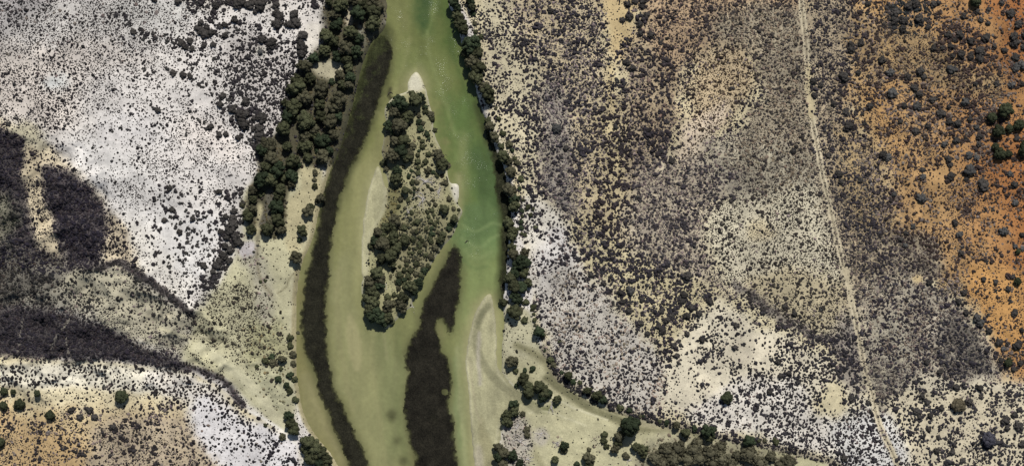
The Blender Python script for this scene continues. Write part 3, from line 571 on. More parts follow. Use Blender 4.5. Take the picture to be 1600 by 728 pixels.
# ------------------------------------------------------------------ weed beds in the river
def weed(name, s, label_col, seed, thr=.5, edge=9, warp=4, green=None, z0=.03, holes=()):
    st = 1.0
    pts = smooth_pts(P(s), 4)
    xs = np.arange(pts[:, 0].min() - 10, pts[:, 0].max() + 10, st); ys = np.arange(max(pts[:, 1].min() - 10, -30), min(pts[:, 1].max() + 10, 760), st)
    X, Y = np.meshgrid(xs, ys)
    Xw = X + (fbm(X, Y, 16, seed) - .5) * 2 * warp; Yw = Y + (fbm(X, Y, 16, seed + 1) - .5) * 2 * warp
    ins = inside(pts, Xw, Yw); d = line_dist(np.vstack([pts, pts[:1]]), Xw, Yw)
    sd = np.where(ins, d, -d) / edge
    for hx, hy, hr in holes: sd = np.minimum(sd, (np.hypot(X - hx, Y - hy) - hr) / 2.0)
    n = fbm(X, Y, 4.5, seed + 3, 3, .7)
    keep = (np.clip(sd, -1, 1.2) + (n - .5) * 1.2) > (thr - .5) * 2 - .2
    keep &= sample(Lb.astype(np.float32), X.ravel(), Y.ravel()).reshape(X.shape) < .62
    k = keep[:-1, :-1] & keep[1:, 1:] & keep[:-1, 1:] & keep[1:, :-1]
    ii = np.arange(X.size).reshape(X.shape)
    f = np.stack([ii[:-1, :-1], ii[1:, :-1], ii[1:, 1:], ii[:-1, 1:]], -1)[k]
    Z = z0 + .10 * fbm(X, Y, 5, seed + 5, 2) + .02 * np.random.default_rng(seed).random(X.shape)
    c = np.zeros(X.shape + (3,)) + np.array(label_col, float)
    if green is not None:
        gm = np.clip((fbm(X, Y, 10, seed + 7, 3) - .42) * 4 + green[1](X, Y), 0, 1)[..., None]
        c = c * (1 - gm) + np.array(green[0], float) * gm
    c *= (1 + .6 * (np.random.default_rng(seed + 2).random(X.shape) - .5) + .9 * (fbm(X, Y, 12, seed + 9, 4, .7) - .5))[..., None]
    c += np.clip(.35 - sd, 0, .6)[..., None] * np.array((26, 28, 12), float)
    V = np.stack([wx(X), wy(Y), Z], -1).reshape(-1, 3)
    u, inv = np.unique(f, return_inverse=True)
    al = np.clip(.40 + sd * 1.0 + (fbm(X, Y, 6, seed + 11, 3, .7) - .5) * 1.6, 0, 1) * np.clip(1.35 - .9 * np.clip(fbm(X, Y, 20, seed + 12, 3, .6) - .35, 0, 1) * 1.2, .6, .93)
    return link(name, mesh_np(name, V[u], inv.reshape(-1, 4), 4, c.reshape(-1, 3)[u], alpha=al.ravel()[u]), M_WEED, kind='stuff', label=LBL.pop(0), cat='water weed')
LBL = ['long dark brown bed of water weed winding down the channel west of the island',
       'broad blackish bed of water weed in the channel below and east of the island',
       'dark olive fringe of water weed along the eastern river bank']
weed('water_weed_bed', WP1, (38, 37, 29), 200,
     green=((50, 53, 33), lambda X, Y: np.clip((330 - Y) / 120, -1.5, .9) - np.clip((X - (602 - (Y - 60) * .42)) / 14 + .6, -1, 2.5)))
weed('water_weed_bed', WP2, (36, 34, 28), 300, holes=((695, 612, 5), (688, 508, 5)))
weed('water_weed_bed', '758 185 768 200 778 232 790 256 798 290 800 330 797 380 792 430 788 466 784 466 783 420 785 370 784 330 775 300 772 262 762 225', (50, 51, 36), 400, thr=.42, edge=8)

# ------------------------------------------------------------------ low scrub too many to count
def domes(cells, rings, seg, seed):
    pass
def scatter(cell, key, cover, d, seed, nz_scale, nz_gain, margin=True):
    r = np.random.default_rng(seed)
    xs = np.arange(-60, 1660, cell); ys = np.arange(-50, 778, cell)
    X, Y = np.meshgrid(xs, ys)
    X = X + (np.arange(len(ys)) % 2)[:, None] * cell / 2
    X = (X + (r.random(X.shape) - .5) * cell * 1.15).ravel(); Y = (Y + (r.random(Y.shape) - .5) * cell * 1.15).ravel()
    dens = sample(D[key], X, Y) / cover
    n = fbm(X, Y, nz_scale, seed + 5, 3)
    p = dens * np.clip(1 + (n - .5) * nz_gain, 0, 3)
    k = (r.random(len(X)) < p) & (sample(land_ok, X, Y) > .5)
    X, Y = X[k], Y[k]
    dia = d * np.clip(r.lognormal(0, .24, len(X)), .55, 1.9)
    return X, Y, dia, r
def build_domes(name, X, Y, dia, r, rings, seg, hgt, col, jit, label, cat, vcol=.22):
    n = len(X)
    prof = {1: [(1.0, 0.0)], 2: [(1.0, .0), (.72, .62)], 3: [(1.0, 0.0), (.88, .5), (.5, .88)], 4: [(.96, 0.0), (1.0, .35), (.8, .72), (.42, .95)]}[rings]
    nv = rings * seg + 1
    V = np.zeros((n, nv, 3), np.float32)
    R = dia * PX / 2; el = 1 + .35 * (r.random(n) - .5); rot = r.random(n) * 6.28
    base = zat(X, Y) - .08
    asp = hgt * (0.8 + .4 * r.random(n))
    lob = 1 + jit * (r.random((n, seg)) - .5) * 2
    for q, (rr, zz) in enumerate(prof):
        a = np.arange(seg) / seg * 2 * np.pi + (q % 2) * np.pi / seg
        rad = rr * lob * (1 + jit * .5 * (r.random((n, seg)) - .5))
        ca = np.cos(a)[None] * rad * R[:, None] * el[:, None]; sa = np.sin(a)[None] * rad * R[:, None] / el[:, None]
        c, s = np.cos(rot)[:, None], np.sin(rot)[:, None]
        V[:, q * seg:(q + 1) * seg, 0] = wx(X)[:, None] + ca * c - sa * s
        V[:, q * seg:(q + 1) * seg, 1] = wy(Y)[:, None] + ca * s + sa * c
        V[:, q * seg:(q + 1) * seg, 2] = base[:, None] + (zz + (jit * .35 * (r.random((n, seg)) - .5) if zz else 0)) * (R * asp * 2)[:, None]
    V[:, -1, 0] = wx(X) + (r.random(n) - .5) * R * .4; V[:, -1, 1] = wy(Y) + (r.random(n) - .5) * R * .4
    V[:, -1, 2] = base + R * asp * 2
    T = []
    for q in range(rings - 1):
        for i in range(seg):
            j = (i + 1) % seg; a, b, c_, d_ = q * seg + i, q * seg + j, (q + 1) * seg + i, (q + 1) * seg + j
            if q % 2 == 0: T += [(a, b, c_), (b, d_, c_)]
            else: T += [(a, b, d_), (a, d_, c_)]
    for i in range(seg): T.append(((rings - 1) * seg + i, (rings - 1) * seg + (i + 1) % seg, nv - 1))
    T = np.array(T)
    F = (T[None] + (np.arange(n) * nv)[:, None, None]).reshape(-1, 3)
    cc = sample(col, X, Y) * (1 + vcol * 2 * (r.random(n) - .5))[:, None]
    cc = cc * (1 + .05 * (r.random((n, 3)) - .5))
    Cv = np.repeat(cc[:, None], nv, 1) * (1 + .22 * (r.random((n, nv, 1)) - .5))
    me = mesh_np(name, V.reshape(-1, 3), F, 3, Cv.reshape(-1, 3))
    return link(name, me, M_BUSH, kind='stuff', label=label, cat=cat)
def clump(X, Y, dia, r, n=6):
    a = r.random((len(X), n)) * 6.28; q = np.sqrt(r.random((len(X), n))) * .36 * dia[:, None]
    return (X[:, None] + np.cos(a) * q).ravel(), (Y[:, None] + np.sin(a) * q).ravel(), (dia[:, None] * (.36 + .22 * r.random((len(X), n)))).ravel()
X, Y, dia, r = scatter(2.35, 't', .40, 2.3, 1001, 8, 3.0)
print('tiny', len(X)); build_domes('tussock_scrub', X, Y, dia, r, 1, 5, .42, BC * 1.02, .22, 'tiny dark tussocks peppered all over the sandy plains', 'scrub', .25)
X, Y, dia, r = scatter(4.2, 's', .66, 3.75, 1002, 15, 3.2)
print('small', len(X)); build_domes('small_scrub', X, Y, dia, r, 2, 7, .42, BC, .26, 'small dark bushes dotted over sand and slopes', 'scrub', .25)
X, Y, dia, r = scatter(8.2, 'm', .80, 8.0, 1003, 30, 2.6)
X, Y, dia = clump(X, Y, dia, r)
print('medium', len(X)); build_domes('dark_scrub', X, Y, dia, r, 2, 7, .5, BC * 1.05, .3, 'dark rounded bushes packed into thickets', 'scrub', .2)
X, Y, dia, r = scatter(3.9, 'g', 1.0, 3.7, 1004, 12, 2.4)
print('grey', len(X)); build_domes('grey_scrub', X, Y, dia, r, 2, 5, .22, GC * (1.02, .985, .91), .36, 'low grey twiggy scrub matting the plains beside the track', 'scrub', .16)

# ------------------------------------------------------------------ crowns, bushes and logs one by one
def ico(sub):
    import bmesh
    bm = bmesh.new(); bmesh.ops.create_icosphere(bm, subdivisions=sub, radius=1)
    bm.verts.ensure_lookup_table()
    v = np.array([q.co[:] for q in bm.verts], np.float32); f = np.array([[w.index for w in p.verts] for p in bm.faces]); bm.free()
    return v, f
ICO1, ICO2 = ico(1), ico(2)
def crown_mesh(name, seed, h=1.5, z0=.35, lobes=20, leaves=420, spread=.70, elong=1.0, lobe=(.24, .40), ragged=.10):
    """A crown of unit radius: leafy lobes spread round a hollow middle, with loose leaf sprays between and outside them."""
    r = np.random.default_rng(seed); V, F = [], []; nv = 0
    ctr = []
    for i in range(lobes):
        u = (i + .5) / lobes; z = 1 - 1.55 * u; a = i * 2.39996 + r.random() * .8
        q = math.sqrt(max(0, 1 - z * z)) * spread * (.75 + .4 * r.random())
        ctr.append((q * math.cos(a) * elong, q * math.sin(a) / elong, z0 + (h - z0) * (.5 + .42 * z) - .12, lobe[0] + (lobe[1] - lobe[0]) * r.random()))
    ctr.append((0, 0, z0 + (h - z0) * .45, .55))
    for x, y, z, q in ctr:
        v, f = ICO2 if q > .3 else ICO1
        n = 1 + ragged * 2.2 * (r.random((len(v), 1)) - .5)
        vv = v * n * q * np.array([1, 1, .85]) + np.array([x, y, z])
        V.append(vv); F.append(f + nv); nv += len(v)
    lv = []
    for i in range(leaves):
        x, y, z, q = ctr[r.integers(len(ctr) - 1)]
        d = r.normal(size=3); d[2] = abs(d[2]) * .8; d /= np.linalg.norm(d)
        c = np.array([x, y, z]) + d * q * (.95 + .28 * r.random())
        t1 = np.cross(d, r.normal(size=3)); t1 /= np.linalg.norm(t1); t2 = np.cross(d + .5 * r.normal(size=3), t1)
        s = .05 + .06 * r.random()
        lv += [c - t1 * s, c + t2 * s, c + t1 * s]
    V.append(np.array(lv)); F.append(np.arange(len(lv)).reshape(-1, 3) + nv)
    return mesh_np(name, np.vstack(V), np.vstack(F), 3)
def trunk_mesh(name, seed, h=.8):
    r = np.random.default_rng(seed); V, F = [], []
    def limb(p0, p1, r0, r1, n=6):
        d = p1 - p0; d /= np.linalg.norm(d); a = np.cross(d, (0.3, 1, .2)); a /= np.linalg.norm(a); b = np.cross(d, a)
        k = sum(len(q) for q in V); ang = np.arange(n) / n * 2 * math.pi
        ring = np.cos(ang)[:, None] * a + np.sin(ang)[:, None] * b
        V.append(np.vstack([p0 + ring * r0, p1 + ring * r1]))
        for i in range(n): j = (i + 1) % n; F.append((k + i, k + j, k + n + j, k + n + i))
    top = np.array([.04, .03, h * .55]); limb(np.array([0, 0, -.1]), top, .085, .06)
    for i in range(6):
        a = i * 1.05 + r.random(); e = np.array([math.cos(a) * (.4 + .25 * r.random()), math.sin(a) * (.4 + .25 * r.random()), h * (1 + .35 * r.random())])
        limb(top - (0, 0, .05), e, .042, .012, 5)
    return mesh_np(name, np.vstack(V), np.array(F), 4)
NCV = 9
CROWN, SHRUB, ROUND, TRUNK = {}, {}, {}, [trunk_mesh('trunk', 70 + i) for i in range(4)]
for t in TRUNK: t.materials.append(M_BARK)
def crown_for(kind, key, i):
    store = {'tree': CROWN, 'shrub': SHRUB, 'round': ROUND, 'twig': CROWN}[kind]
    k = (kind, key, i % NCV)
    if k not in store:
        if kind == 'tree': me = crown_mesh('crown', 100 + k[2], h=1.5 + .08 * (k[2] % 5), lobes=13 + (k[2] % 5) * 4, leaves=520, elong=1 + .07 * (k[2] % 4), spread=.62 + .03 * (k[2] % 4), lobe=(.18, .42), ragged=.17)
        elif kind == 'twig': me = crown_mesh('crown', 500 + k[2], h=1.1, lobes=26, leaves=1100, spread=.74, lobe=(.14, .26), ragged=.25)
        elif kind == 'round': me = crown_mesh('foliage', 300 + k[2], h=1.25, z0=.15, lobes=22, leaves=380, spread=.62, ragged=.08, lobe=(.28, .38))
        else: me = crown_mesh('foliage', 200 + k[2], h=.75, z0=-.05, lobes=12 + k[2] % 4, leaves=160, spread=.66, elong=1 + .07 * (k[2] % 4), lobe=(.24, .42), ragged=.16)
        me.materials.append(M_LEAF[key]); store[k] = me
    return store[k]

# --- every tree and large shrub that stands out: x, y, radius in photo pixels
def L(s):
    v = [float(q) for q in s.replace(',', ' ').split()]
    return [tuple(v[i:i + 3]) for i in range(0, len(v), 3)]
GROVE = L('''534 10 12 554 4 9 583 6 10 515 4 7 560 23 12 585 21 13 585 40 12 525 25 8 531 35 7 525 42 9 569 11 10 594 12 8 550 52 11 511 58 12 523 65 10 508 81 10 542 77 13
558 83 11 544 94 9 563 63 8 529 90 9 492 92 9 477 104 11 465 127 10 486 125 10 531 119 8 546 108 8 548 123 9 519 129 6 535 135 8 504 136 9
466 138 12 478 153 12 503 143 13 547 134 8 531 157 14 524 170 10 501 164 10 460 168 13 447 162 7 451 183 11 503 183 10 518 191 12 481 191 15 445 201 12 530 183 8 478 214 10 478 229 12
505 220 13 522 212 9 483 247 8 505 245 11 516 235 7 422 228 14 411 236 10 451 230 9 426 247 12 460 253 11 493 203 9 497 235 6 455 141 8 493 212 8
418 261 10 437 267 13 412 280 13 425 283 11 456 254 8 467 257 6 458 275 10 458 287 7 445 280 7 441 296 10 437 307 9 397 298 8 397 312 7 389 337 10 397 326 7 394 359 9 380 320 5 435 323 13 441 331 7 437 344 11 420 359 10 425 350 8 441 359 8 493 270 5 492 281 4 493 291 5 502 310 8 496 316 4 483 331 10 486 323 6 474 361 9 469 375 4 408 303 6''')
LOWER = L('''464 402 11 408 440 3 415 438 3 454 527 6 454 539 6 458 553 6 459 567 5 465 520 4 416 563 6 426 557 5.5 427 566 6 443 559 6.5 440 575 4 436 591 6 454 585 6 461 592 5 449 601 5.5 454 610 6 462 624 6
453 647 8 457 660 10 462 669 10 482 688 12 495 697 12 488 713 12 507 707 11 513 719 10 479 700 8 501 722 10 402 572 4 443 681 6 416 663 3.5''')
ISLAND = L('''644 146 5 650 158 12 659 152 7 627 162 13 618 175 11 637 183 10 610 166 6 607 197 9 625 200 13 618 221 9 631 220 10 645 228 6 614 245 12 627 237 11 641 240 8 618 207 8 665 168 5 665 175 5 673 179 6 675 187 5 655 181 4 655 191 5
661 193 4 657 202 6 667 210 5 679 204 5 683 201 4 670 217 3 660 221 4 660 230 5 655 236 3 653 243 4 675 227 3 670 241 5 675 242 3 686 243 9 698 243 4 655 216 3
637 248 8 600 255 6 604 264 5 621 267 8 620 280 10 631 261 3 643 267 3 653 253 5 665 253 5 660 259 3 654 262 4 654 271 5 669 267 6 677 269 4 683 274 4 691 275 3.5 691 257 10 700 259 6 645 285 5 652 285 4 669 291 3 648 294 3.5
654 297 2.5 647 301 2.5 634 298 7 642 300 3 626 312 5 638 313 4 646 310 3 623 323 4 649 323 2.5 633 325 3 643 332 4 639 276 4 677 313 3 680 320 4 671 318 3 695 327 8 702 311 5 709 326 4 717 328 3 668 331 4 675 329 4 670 339 3.5 678 336 3 673 346 4
684 346 3 652 347 6 666 357 4 675 357 4 679 350 4 645 350 3 632 356 5 645 362 4 651 363 4 710 342 7 706 350 6 675 365 5 685 363 3.5 672 373 5 656 371 4 645 373 5 618 344 10 616 353 8 602 355 8 591 363 8 616 367 9 633 373 8 598 371 9 689 375 7
625 353 5 693 366 6 702 357 5 691 287 3 697 286 5 660 376 4 598 382 12 580 385 6 586 376 8 615 376 9 632 377 8 621 387 9 611 399 12 598 405 9 613 412 8 647 375 4 655 380 4 661 377 3 673 376 5 640 388 3 650 388 3 639 395 3 645 395 3 657 385 4
656 393 4 665 382 4 665 399 4 680 387 6 674 401 6 653 405 4 635 407 4 636 413 4 651 412 5 647 404 3 625 416 3 615 422 2.5 632 422 5 625 430 6 642 422 5 638 431 5 650 428 5 659 430 5 663 422 6 669 416 5 661 417 4 611 431 3 623 441 6 632 437 5
655 441 8 644 447 10 648 454 8 634 447 6 623 450 4 616 460 4.5 630 464 9 628 474 9 630 483 7 606 464 6 607 476 8 606 483 7 614 474 6 590 426 11 594 435 11 594 445 8 578 441 10 580 451 11 586 458 8 576 466 9 584 474 10 578 483 9 590 487 10 582 493 10
596 497 9 607 495 9 611 502 6 600 503 7''')
EAST = L('''709 5 10 715 14 8 736 3 8 738 13 7 739 23 5 742 38 4 743 51 4 716 26 9 720 38 10 725 48 9 736 71 15 745 85 12 730 86 9 738 97 12 747 108 11 744 123 11 756 137 8 751 59 5 761 146 12 765 156 9 775 170 3 779 186 4 763 189 6 766 199 8
773 215 9 786 209 5 796 226 6 800 235 4 786 245 11 794 253 8 808 255 5 783 229 6 804 248 4 798 270 9 814 280 5.5 812 295 4 796 297 11 804 311 9 804 323 9 817 313 3 825 324 5 829 336 4 833 327 3 816 329 4 816 338 3 814 347 4
795 348 9 802 360 8 800 370 8 815 356 4 820 367 4 815 365 3 837 356 4 820 394 8 800 386 8 802 398 9 814 411 13 823 409 7 806 423 10 818 426 9 796 435 10 814 448 11 804 447 12 804 463 10 811 468 7 826 441 7 821 472 6 785 450 5 787 472 7
803 486 12 812 484 6 819 500 6 833 480 6 834 490 3 835 499 4 841 517 9 848 523 5 836 507 3''')
CREEK = L('''800 563 10 806 579 4.5 820 578 4 832 576 5.5 817 591 10 826 603 10 825 613 9 807 602 4 842 603 10 851 611 10 848 618 8 857 614 7 870 622 7 860 561 6 865 569 5 877 581 3.5 888 586 7 895 595 5.5 851 547 2.5 874 533 3
803 631 8 804 641 8 792 648 9 793 657 9 817 646 5 906 597 4 917 608 7 932 616 8 823 670 6 823 678 6 779 697 8 787 705 10 800 709 9 780 713 9 786 723 9 812 721 7 881 695 8 881 702 6 867 716 7 920 701 4 919 714 10 921 723 8 901 723 5
984 661 16 944 677 6 943 687 6 947 696 5 967 680 9 965 689 8 960 699 8 992 696 7 1004 700 9 1004 708 7 978 711 6 942 623 7 934 618 7 969 636 6 983 640 5 1000 649 3.5 1005 649 3 1030 657 3.5 1041 659 4.5 1056 662 7 1069 674 8 1084 668 5 1105 670 11 1105 680 9
1167 686 10 1210 688 6 1193 686 4 1184 687 3.5''')
OLIVE = L('''1040 700 14 1058 698 13 1023 712 12 1034 722 12 1051 714 13 1083 698 14 1090 712 13 1073 715 12 1108 705 14 1124 695 10 1127 714 15 1168 707 15 1203 710 9 1185 720 12 1229 720 14 1217 724 10 1150 709 9 1112 721 12 1140 723 11 1089 688 9''')
GREEN = L('''1520 4 10 1567 173 13 1547 185 9 1588 196 10 1574 202 7 1556 206 10.5 1559 241 10 1553 230 7 1572 241 7 1596 237 10 1598 226 7 1587 439 6.5 1588 393 5 1574 564 7 193 618 12 9 610 7 23 611 5 64 612 6 9 632 8 34 630 10 82 647 9 3 689 10 1134 619 11 1573 567 6.5''')
DARK = L('''1442 121 6 1483 74 6 1479 56 7 1489 64 5 1497 56 8 1514 66 7 1486 89 5 1528 82 9 1528 93 8 1530 33 6 1541 38 5 1538 60 8 1551 74 5 1582 60 9 1583 69 9 1588 40 8 1598 56 6 1576 23 9 1567 80 6 1584 91 8 1596 103 9 1584 107 8 1578 134 6.5 1555 132 6 1540 136 4
1522 132 5 1595 132 5 1499 87 8 1514 89 7 1456 76 6 1470 76 5 1448 44 6 1434 31 9 1417 10 8 1430 8 8 1397 21 9 1396 34 8 1411 33 9 1409 47 7 1443 6 3 1456 8 7 1464 6 5 1503 27 6 1483 37 4 1429 53 4 1389 115 8 1417 121 7 1427 138 7 1436 113 8 1485 109 9 1562 6 6 1542 16 5 1524 20 6 1597 76 6
1586 217 6 1480 249 7 1483 277 8 1483 258 5 1411 166 6 1431 167 8 1435 148 7 1456 156 7 1469 178 9 1481 168 5 1481 191 7 1493 194 8 1506 160 8 1508 218 4 1528 215 6 1528 226 5 1531 185 4 1473 226 6 1492 220 7 1386 246 8 1439 266 5 1440 277 6 1512 243 7 1524 247 6 1508 280 5 1534 289 11 1575 272 6 1597 178 4 1524 200 6 1514 187 6 1429 206 7 1448 198 6 1405 191 5
1395 304 5 1437 310 9.5 1584 317 6.5 1583 289 7 1489 348 6 1565 362 9 1536 328 4.5 1549 329 4 1568 339 3.5 1595 367 5 1584 385 5 1596 389 5 1425 354 5 1499 395 6 1502 387 4 1497 366 6 1413 383 5 1414 364 5 1406 374 5 1539 408 4
1504 456 6.5 1534 436 5.5 1553 440 5.5 1580 432 5 1554 454 4 1573 451 6 1583 488 7 1576 471 4 1524 457 4 1524 496 8 1530 504 8 1540 491 4.5 1544 517 6 1559 534 8 1566 544 5 1572 537 4 1588 538 9 1596 550 4 1563 562 5 1593 567 6 1595 515 5 1469 556 4 1508 488 6 1495 471 6 1450 441 6
1583 576 5.5 1528 605 7 1532 619 5 1469 637 6 1431 642 7 1439 618 6 1435 650 5 1569 655 8 1572 668 6 1589 664 9 1486 705 6 1502 719 6 1465 682 5 1461 703 6 1449 670 5 1475 590 4 1467 580 6 1583 647 6 1447 565 6 1404 647 4 1595 692 7 1447 627 6 1452 648 6 1493 604 7 1513 627 7
17 195 5 203 40 4 210 51 5 221 47 4 225 62 4 235 67 4 258 55 4 262 66 4 240 55 4 273 68 4 284 68 6 289 74 5 298 65 5.5 301 77 5 314 37 5 308 45 5 315 49 7 322 54 8 331 52 6 324 45 5 319 73 5 334 71 5 341 40 4 346 42 4 353 40 5 368 32 6 369 43 4 373 47 4 338 10 6 347 4 4 357 3 5 371 8 7 379 4 8 392 8 9 408 10 10 400 19 5 279 3 6 308 5 4 243 1 5 336 93 4 353 56 5 281 95 4 261 107 4
272 115 6 287 118 6 298 120 5 302 126 4 240 112 4 233 118 4 226 109 4 300 109 4 311 134 4 317 138 3.5 317 129 3.5 331 148 4 349 150 6 345 164 6 360 156 4.5 248 173 5 241 170 4 237 165 3 302 184 3.5 311 190 4.5 319 192 4 330 199 5.5 344 211 5 354 210 5 342 215 4 374 215 5.5 391 220 4.5 395 226 4 386 223 3.5 292 211 3
375 179 9 385 180 7 383 196 9 377 187 7 365 171 7 398 186 5 410 185 9 406 202 8 406 214 9 410 239 9 385 160 7 397 202 5 408 228 8 436 25 9 434 38 9 460 25 8 463 37 9 452 40 7 473 58 9 473 73 9 472 85 8 425 69 9 411 63 7 432 10 6
343 300 5 366 305 4 348 308 3.5 267 294 5 249 307 3 284 305 4 242 312 4 229 327 2.5 284 317 4.5 270 328 5 293 331 4.5 303 342 5 311 344 4 321 340 4 258 344 5 267 339 4 284 349 4.5 253 358 4 276 356 4 282 363 5 294 358 4 294 366 4 303 359 4.5 328 353 3.5 277 374 4.5 294 378 4 309 383 4 331 375 3.5 284 387 3.5 292 395 3.5 320 415 6 335 392 4 328 399 3.5 291 427 4 380 319 5 367 330 6
354 339 5 346 362 5 365 350 8 361 362 9 374 379 8 361 391 7 353 384 6 350 399 7 341 414 8 359 408 6 365 341 6 369 371 7 356 371 6 344 408 7 334 424 5 266 402 4 247 411 3 266 417 4
984 454 7 969 457 5 986 461 4 943 442 5 955 433 4.5 923 429 5 973 471 5 957 473 4 947 470 4 983 471 3.5 1003 468 5 1011 446 4 1033 486 5 1017 493 4 1041 500 5.5 1049 493 5 1065 471 5.5 1069 460 6 1061 466 4 1034 516 6 1029 509 5 1025 533 4.5 994 520 3.5 1011 521 5 1001 504 5 982 485 6 966 478 4 1072 493 6 1073 521 5 1052 539 5 1060 532 4 1057 555 5 1092 489 6 1079 480 6 1092 543 3.5 1108 471 6 1096 531 5 1100 462 4 1086 460 3.5 1073 430 8 1059 568 4
1147 542 5 1161 538 4 1150 508 5 1121 496 4 1160 522 3 1115 574 3.5 1171 576 4 1204 561 4 1214 564 5 1230 582 5 1218 586 5 1219 506 3.5 1282 482 4 1240 489 5 1271 654 4.5 1287 659 3 1308 680 4 1312 675 3 1329 622 6 1336 619 4 1345 624 4 1355 628 5 1187 619 4 1201 612 5 1360 643 4 1363 657 4 1285 610 4 1287 620 3 1320 605 3 1298 667 3.5 1317 714 6
860 18 5 884 232 5 1354 8 5 1353 21 4 1328 78 7 1343 68 6 1328 70 5 1337 93 4 1354 90 4 1376 95 7 1316 121 8 1339 115 5 1356 121 4 1269 128 6 1281 134 5 1277 78 3.5 1390 115 6 1271 150 5 1301 163 5 1320 176 6 1336 178 4 1346 180 4 1349 193 4.5 1342 168 3 1323 199 8 1357 167 6 1379 243 7 1292 243 5 1238 237 5 1309 272 6 1312 284 5 1343 282 5
983 28 6.5 972 33 5 1004 4 7 1002 12 5 980 8 6 991 4 5 999 40 5.5 1000 53 5 1016 56 6 1010 25 5 981 63 4 1031 67 5 1001 24 4 1009 32 5 1008 84 5 1143 140 5 952 93 4 978 99 6 987 108 6 965 126 5 942 56 3.5 943 81 4 1049 252 6 963 199 5 996 310 5 1266 303 3.5 1245 296 4
100 698 4 127 651 6 142 639 6 150 650 6 179 665 6 164 604 5 114 639 6 129 672 5 404 384 2.5''')
BALLS = [(1392, 146, 9, 's', 'large slate grey ball-shaped bush standing alone among small shrubs on orange sand'),
         (1495, 632, 12, 'y', 'broad dark brown dome-shaped bush alone on the cream sand near the bottom'),
         (1542, 685, 13, 'v', 'biggest violet-grey flower-shaped bush on the cream sand'),
         (869, 201, 8, 's', 'round grey bush ringed by bare soil among grey scrub beside the river plain'),
         (1512, 266, 10, 's', 'wide pale grey bush with an open middle on orange sand'),
         (408, 82, 5, 's', 'grey bush in the centre of a pale bare ring west of the river grove')]

